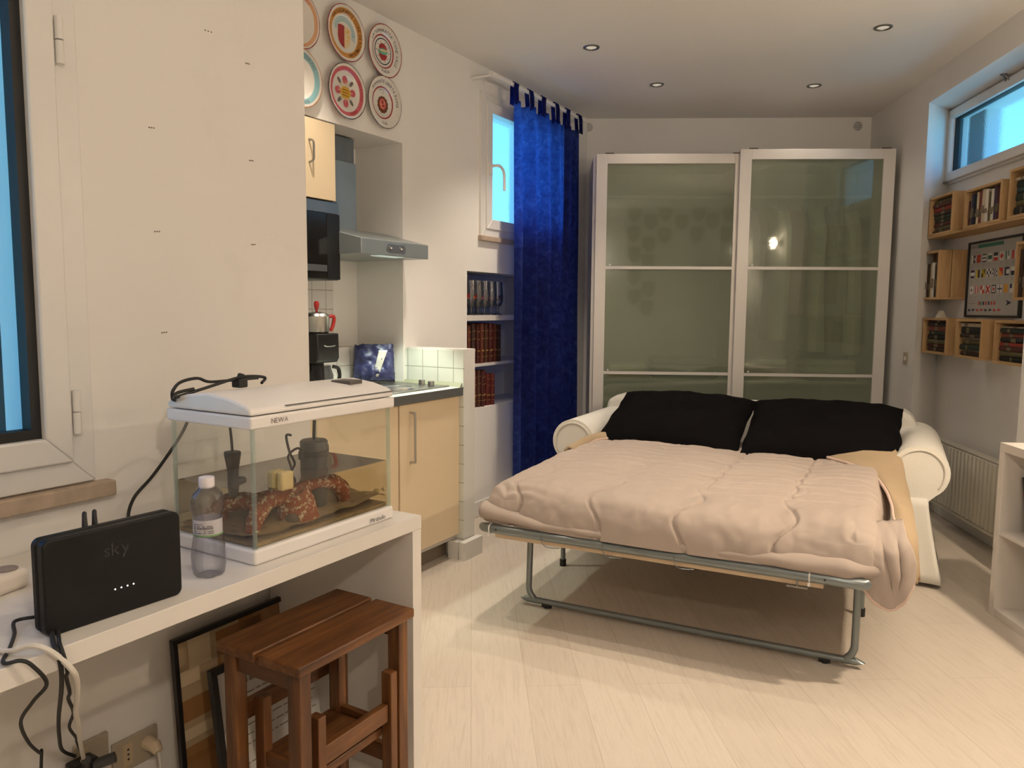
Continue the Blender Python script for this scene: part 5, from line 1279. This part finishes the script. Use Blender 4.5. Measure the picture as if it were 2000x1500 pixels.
pillow('black pillow leaning on the sofa back, nearer the window side', -.325, .775, 9, 22, 0, 1)
# ------------------------------------------------------------------ right alcove: crates of books, poster, radiator
CF = 2.035; MW = 2.1995
def crate(label, e0, e1, z0, z1, depth=CF, boards=1):
    t = thing('book_crate', label, 'shelf', E, (0, 0, 0), None, 'pine book crates on the alcove wall')
    th = .014
    part('bottom_board', MB().box(depth, MW, e0, e1, z0, z0 + th), M['pine_y'], t, bevel=.001); part('top_board', MB().box(depth, MW, e0 + th, e1 - th, z1 - th, z1), M['pine_y'], t, bevel=.001)
    for y in (e0, e1 - th):
        b = MB()
        if boards == 2:
            mm = (depth + MW) / 2 - .005; part('side_board', MB().box(depth, mm - .002, y, y + th, z0 + th, z1), M['pine'], t, bevel=.001); b.box(mm + .002, MW, y, y + th, z0 + th, z1)
        else: b.box(depth, MW, y, y + th, z0 + th, z1)
        part('side_board', b, M['pine'], t, bevel=.001)
    b = MB(); b.box(MW - .006, MW, e0 + th, e1 - th, z0 + th, z1 - th); part('back_board', b, M['pine_y'], t)
    return e0 + th, e1 - th, z0 + th, z1 - th
BK = {'dark green': (28, 40, 32), 'black': (20, 20, 22), 'dark brown': (52, 36, 26), 'maroon': (72, 30, 26), 'olive': (82, 74, 44), 'red': (130, 40, 30), 'cream': (180, 166, 140), 'white': (196, 190, 178),
      'navy': (28, 32, 52), 'purple': (62, 48, 70), 'teal': (30, 58, 56), 'tan': (128, 98, 60), 'grey': (98, 98, 96), 'brick red': (110, 48, 38)}
def bm(c): return bc(c.replace(' ', '_'), *BK[c])
STR = col_mat('spine_print', rgb(96, 86, 64), .5); STD = col_mat('spine_print_dark', rgb(118, 104, 88), .5)
def stack(where, e0, e1, z0, cols, H, group, seed):
    r = random.Random(seed); z = z0 + .0004
    for k, (c, T) in enumerate(cols):
        hh = min(H * r.uniform(.88, 1.0), e1 - e0 - .008)
        off = r.uniform(.003, max(.004, e1 - e0 - hh - .004))
        fe = r.uniform(.004, .02)
        a = r.uniform(.15, .5)
        book('%s book in the %s, %s from bottom' % (c, where, ORD[k]), E, (CF + .012 + fe, e0 + off, z), (.125, T, hh), [bm(c), STD if c in ('cream', 'white', 'tan') else STR], 'flat', 0, group, [(a, a + r.uniform(.06, .2))])
        z += T + .0006
def upright(where, e0, e1, z0, cols, group, seed, zmax=.2):
    r = random.Random(seed); y = e1 - .003
    for k, (c, T, H) in enumerate(cols):
        y -= T + .001
        if y < e0: break
        book('%s book in the %s, %s from far end' % (c, where, ORD[k]), E, (CF + .012 + r.uniform(0, .012), y, z0 + .0004), (.125, T, H), [bm(c), STD if c in ('cream', 'white', 'tan') else STR], 'up', 0, group, [(r.uniform(.2, .3), r.uniform(.4, .55))])
# upper row on one long board
b = MB(); b.box(CF, MW, 3.92, 5.214, 1.770, 1.782); solo('wall_board', b, M['pine_y'], 'long pine board carrying the upper row of book crates', 'shelf', E, bevel=.001)
iA = crate('pine crate at the far end of the upper row, filled with lying books', 4.885, 5.213, 1.7825, 2.022)
iB = crate('middle pine crate of the upper row, filled with standing books', 4.322, 4.735, 1.7825, 1.998)
iC = crate('near pine crate of the upper row, with large dark lying books', 3.93, 4.25, 1.7825, 2.03)
stack('far upper crate', *iA[:3], [('dark brown', .019), ('olive', .019), ('maroon', .023), ('black', .02), ('dark green', .026), ('dark brown', .022), ('red', .023), ('maroon', .024), ('olive', .021)], .30, 'books in the far crate of the upper row', 3)
upright('middle upper crate', *iB[:3], [('maroon', .018, .14), ('white', .026, .165), ('navy', .030, .172), ('black', .018, .155), ('cream', .022, .176), ('brick red', .038, .178), ('cream', .036, .182), ('white', .034, .176), ('olive', .012, .16), ('white', .03, .172), ('purple', .026, .178), ('maroon', .034, .176)], 'books in the middle crate of the upper row', 5)
stack('near upper crate', *iC[:3], [('black', .044), ('olive', .026), ('dark green', .040), ('teal', .022), ('dark green', .038), ('cream', .016)], .27, 'books in the near crate of the upper row', 6)
# middle row
iD = crate('pine crate of the middle row beside the flag chart, with two board side', 5.03, 5.30, 1.388, 1.690, CF, 2)
upright('two-board crate beside the flag chart', *iD[:3], [('black', .032, .20), ('white', .030, .212), ('dark brown', .024, .21), ('olive', .02, .205), ('cream', .022, .212), ('white', .03, .216), ('black', .03, .20), ('dark brown', .028, .24)], 'books in the crate of the middle row', 7)
iE = crate('pine crate of the middle row hanging in front of the flag chart', 3.93, 4.14, 1.372, 1.66)
upright('crate in front of the flag chart', *iE[:3], [('dark brown', .03, .235), ('tan', .022, .23), ('black', .03, .24), ('olive', .026, .23), ('black', .03, .235)], 'books in the crate in front of the flag chart', 8)
# lower row
iF = crate('pine crate at the far end of the lower row, filled with lying books', 4.862, 5.212, 1.052, 1.274)
iG = crate('middle pine crate of the lower row, filled with lying books', 4.432, 4.742, 1.050, 1.272)
iH = crate('near pine crate of the lower row, with a tall pale book standing in it', 3.93, 4.30, 1.046, 1.27)
stack('far lower crate', *iF[:3], [('dark brown', .026), ('maroon', .022), ('olive', .024), ('black', .030), ('dark green', .022), ('brick red', .028), ('black', .022), ('maroon', .018)], .31, 'books in the far crate of the lower row', 11)
stack('middle lower crate', *iG[:3], [('dark brown', .026), ('cream', .006), ('dark green', .03), ('olive', .032), ('white', .006), ('dark brown', .02), ('black', .040), ('cream', .02)], .26, 'books in the middle crate of the lower row', 12)
stack('near lower crate', iH[0] + .075, iH[1], iH[2], [('black', .028), ('olive', .022), ('maroon', .026), ('red', .018), ('black', .026), ('brick red', .022), ('dark green', .024), ('white', .008)], .26, 'books in the near crate of the lower row', 13)
book('tall pale book standing at the near side of the near crate of the lower row', E, (CF + .015, iH[0] + .03, iH[2] + .0004), (.12, .022, .15), [bm('cream'), STD], 'up')
b = MB(); b.prism([(2.07, 0), (2.11, 0), (2.09, .045)], 5.05, 5.12, 'y'); solo('folded_card', b, col_mat('card_white', rgb(200, 192, 176), .7), 'small folded white card standing on the far crate of the lower row', 'card', E, (0, 0, 1.2745))

# signal flag chart
PW, PH = .62, .445
t = thing('flag_chart', 'black framed chart of coloured signal flags on the alcove wall', 'poster', E, (2.198, 4.985, 1.281), FACE_E)
b = MB()
for (x0, x1, y0, y1) in ((0, PW, 0, .013), (0, PW, PH - .013, PH), (0, .013, .013, PH - .013), (PW - .013, PW, .013, PH - .013)): b.box(x0, x1, y0, y1, 0, .018)
part('frame', b, M['frame_black'], t, bevel=.001)
b = MB(); b.box(.013, PW - .013, .013, PH - .013, .002, .008); part('sheet', b, col_mat('chart_paper', rgb(172, 170, 164), .5), t)
names = ['chart_navy', 'chart_red', 'chart_yellow', 'chart_white', 'chart_green', 'chart_grey', 'chart_orange']
for n__, c in zip(names, ((40, 44, 62), (190, 62, 48), (196, 170, 50), (215, 212, 205), (60, 120, 100), (150, 148, 146), (205, 150, 60))): col_mat(n__, rgb(*c), .6)
b = MB(); mm = [M[q] for q in names]
def R(c, x0, x1, y0, y1, k=0): b.m = c; b.add([(x0, y0, .0085 + .0003 * k), (x1, y0, .0085 + .0003 * k), (x1, y1, .0085 + .0003 * k), (x0, y1, .0085 + .0003 * k)], [(0, 1, 2, 3)])
def Pp(c, pts, k=0): b.m = c; b.poly([(x, y, .0085 + .0003 * k) for x, y in pts])
R(4, .02, .40, PH - .040, PH - .020); R(5, .02, .11, PH - .040, PH - .020, 1); R(5, .03, .15, PH - .066, PH - .061)
fs = .046; gx = .066
def flags(y, row):
    for k, f in enumerate(row):
        x = .035 + k * gx; q = fs
        R(3, x, x + q, y, y + q)
        for (c, a0, a1, c0, c1) in f.get('r', []): R(c, x + a0 * q, x + a1 * q, y + c0 * q, y + c1 * q, 1)
        for (c, pts) in f.get('p', []): Pp(c, [(x + u * q, y + v * q) for u, v in pts], 2)
        for j in range(2): R(5, x + .004, x + .034 - .01 * j, y - .016 - .010 * j, y - .013 - .010 * j)
X4 = lambda c: [(c, [(0, 0), (.2, 0), (1, .8), (1, 1), (.8, 1), (0, .2)]), (c, [(0, .8), (.8, 0), (1, 0), (1, .2), (.2, 1), (0, 1)])]
flags(.320, [{'r': [(0, .5, 1, .0, .35), (0, .5, 1, .65, 1), (0, .5, .75, 0, 1)]}, {'r': [(1, 0, 1, 0, 1), (6, .6, 1, .4, .6)]}, {'r': [(0, 0, 1, .0, .15), (0, 0, 1, .42, .58), (0, 0, 1, .85, 1)]}, {'r': [(4, 0, 1, .25, .75), (0, .45, .75, .4, .75)]}, {'r': [(0, 0, 1, .6, 1), (1, 0, 1, .0, .42)]},
             {'p': [(1, [(.5, .1), (.9, .5), (.5, .9), (.1, .5)])]}, {'r': [(4, .0, .3, 0, 1), (4, .5, .8, .4, 1)]}, {'r': [(1, 0, .5, 0, 1)]}])
flags(.232, [{'r': [(0, 0, 1, .0, .28), (0, 0, 1, .72, 1)]}, {'r': [(2, 0, .5, 0, 1), (0, .5, 1, 0, 1)]}, {'r': [(2, 0, 1, 0, 1), (0, 0, .5, 0, .5), (0, .5, 1, .5, 1)]}, {'r': [(0, 0, .3, .3, .7), (0, .7, 1, .3, .7), (0, .35, .65, .7, 1), (0, .35, .65, 0, .3)]}, {'r': [(0, .25 * i, .25 * i + .25, .25 * j, .25 * j + .25) for i in range(4) for j in range(4) if (i + j) % 2]},
             {'r': [(6, 0, 1, 0, 1)], 'p': [(1, [(0, 1), (1, 1), (1, 0)])]}, {'r': [(0, 0, .35, 0, 1), (0, .35, 1, .75, 1), (0, .35, 1, 0, .2)]}, {'r': [(0, 0, 1, 0, .5)]}])
flags(.138, [{'r': [(0, .35, .65, .35, .65)]}, {'r': [(1, .1, .35, 0, 1), (1, .65, .9, 0, 1)]}, {'r': [(1, 0, .5, .5, 1), (1, .5, 1, 0, .5)]}, {'p': X4(1)}, {'r': [(0, 0, 1, 0, .14), (0, 0, 1, .86, 1), (0, 0, .14, 0, 1), (0, .86, 1, 0, 1), (1, .3, .7, .3, .7)]}, {'r': [(0, .42, .58, 0, 1), (0, 0, 1, .42, .58)]}, {'r': [(6, 0, 1, 0, 1)]}, {'r': [(0, .0, .5, .5, 1)]}])
R(5, .02, .46, .098, .0995)
R(5, .025, .11, .080, .0845)
for k, c in enumerate((1, 4, 0, 1, 0, 1, 1)): R(c, .15 + k * .032 - (.01 if k else 0), .168 + k * .032 - (.01 if k else 0), .072, .092)
Pp(0, [(.465, .098), (.525, .083), (.465, .066), (.48, .083)])
for k, c in enumerate((0, 0, 1, 1, 0, 0, 1, 1)): Pp(c, [(.032 + k * .05, .034), (.032 + k * .05, .052), (.070 + k * .05, .040 + .004 * (k % 2))])
part('printed_flags', b, mm, t)

# radiator
t = thing('radiator', 'cream ribbed column radiator on the alcove wall behind the sofa', 'radiator', E, (0, 0, 0))
b = MB(); r0, r1, rm = 4.20, 5.12, 2.085
for k in range(int((r1 - r0) / .046)):
    y = r0 + k * .046; b.prism([(rm + .012, y + .002), (rm, y + .010), (rm, y + .034), (rm + .012, y + .042), (rm + .06, y + .042), (rm + .06, y + .002)], .13, .505, 'z')
part('ribs', b, M['radiator'], t, bevel=.006)
b = MB(); b.box(rm + .008, rm + .062, r0, r1 - .02, .105, .128); b.box(rm + .008, rm + .062, r0, r1 - .02, .506, .522); part('headers', b, M['radiator'], t, bevel=.006)
for y in (r0 + .15, r1 - .15):
    b = MB(); b.box(rm + .063, MW, y - .02, y + .02, .2, .46); part('bracket', b, M['radiator'], t)

# white open bookcase at the right
t = thing('bookcase', 'low white open bookcase at the right edge', 'bookcase', E, (1.70, 3.475, 0), rz(AE - AK))
BD, BL, BH, th = .235, .78, .757, .037
b = MB(); b.box(0, BD, -th, 0, 0, BH - th); part('side_panel', b, M['white_lam'], t, bevel=.0015)
b = MB(); b.box(0, BD, -BL, -BL + th, 0, BH - th); part('side_panel', b, M['white_lam'], t, bevel=.0015)
b = MB(); b.box(0, BD, -BL, 0, BH - th, BH); part('top', b, M['white_lam'], t, bevel=.0015)
b = MB(); b.box(0.002, BD, -BL + th, -th, 0, th); part('bottom', b, M['white_lam'], t, bevel=.001)
b = MB(); b.box(0.002, BD, -BL + th, -th, .362, .378); part('shelf', b, M['white_lam'], t, bevel=.001)
b = MB(); b.box(0.002, BD, -BL / 2 - .008, -BL / 2 + .008, .378, BH - th); b.box(0.002, BD, -BL / 2 - .008, -BL / 2 + .008, th, .362); part('divider', b, M['white_lam'], t, bevel=.001)
K = Frame(AK); org = K.m.inverted() @ (E.m @ Vector((1.70, 3.475, 0)))
def case_book(label, y, T, H, D, mats, tilt, letters=None):
    mb = MB(); c = .002
    mb.box(0, D, 0, c, 0, H); mb.box(0, D, T - c, T, 0, H); mb.prism([(0, 0), (0, T), (-.004, T * .7), (-.004, T * .3)], 0, H, 'z'); mb.m = 1; mb.box(c, D - .004, c, T - c, .003, H - .003)
    o = thing('book', label, 'book', K, (org.x + .055, org.y + y, .3785), rx(tilt))
    part('cover', mb, [mats, M['pages']], o)
    if letters:
        l = MB(); l.T = tr(-.0046, T * .22, H * .52) @ Matrix(((0, 0, -1, 0), (0, 1, 0, 0), (1, 0, 0, 0), (0, 0, 0, 1))); write(l, letters, T * .75); l.m = 0; part('spine_lettering', l, M['red_print'], o)
col_mat('red_print', rgb(205, 42, 34), .5); col_mat('cover_jet', (0.006, 0.006, 0.007, 1), .35)
case_book('thick black book with red spine lettering leaning in the right bookcase', -.185, .045, .262, .17, M['cover_jet'], -14, 'THE')
case_book('black book leaning second in the right bookcase', -.240, .040, .25, .17, bm('black'), -13)
case_book('maroon book leaning third in the right bookcase', -.290, .035, .24, .17, bm('maroon'), -12)
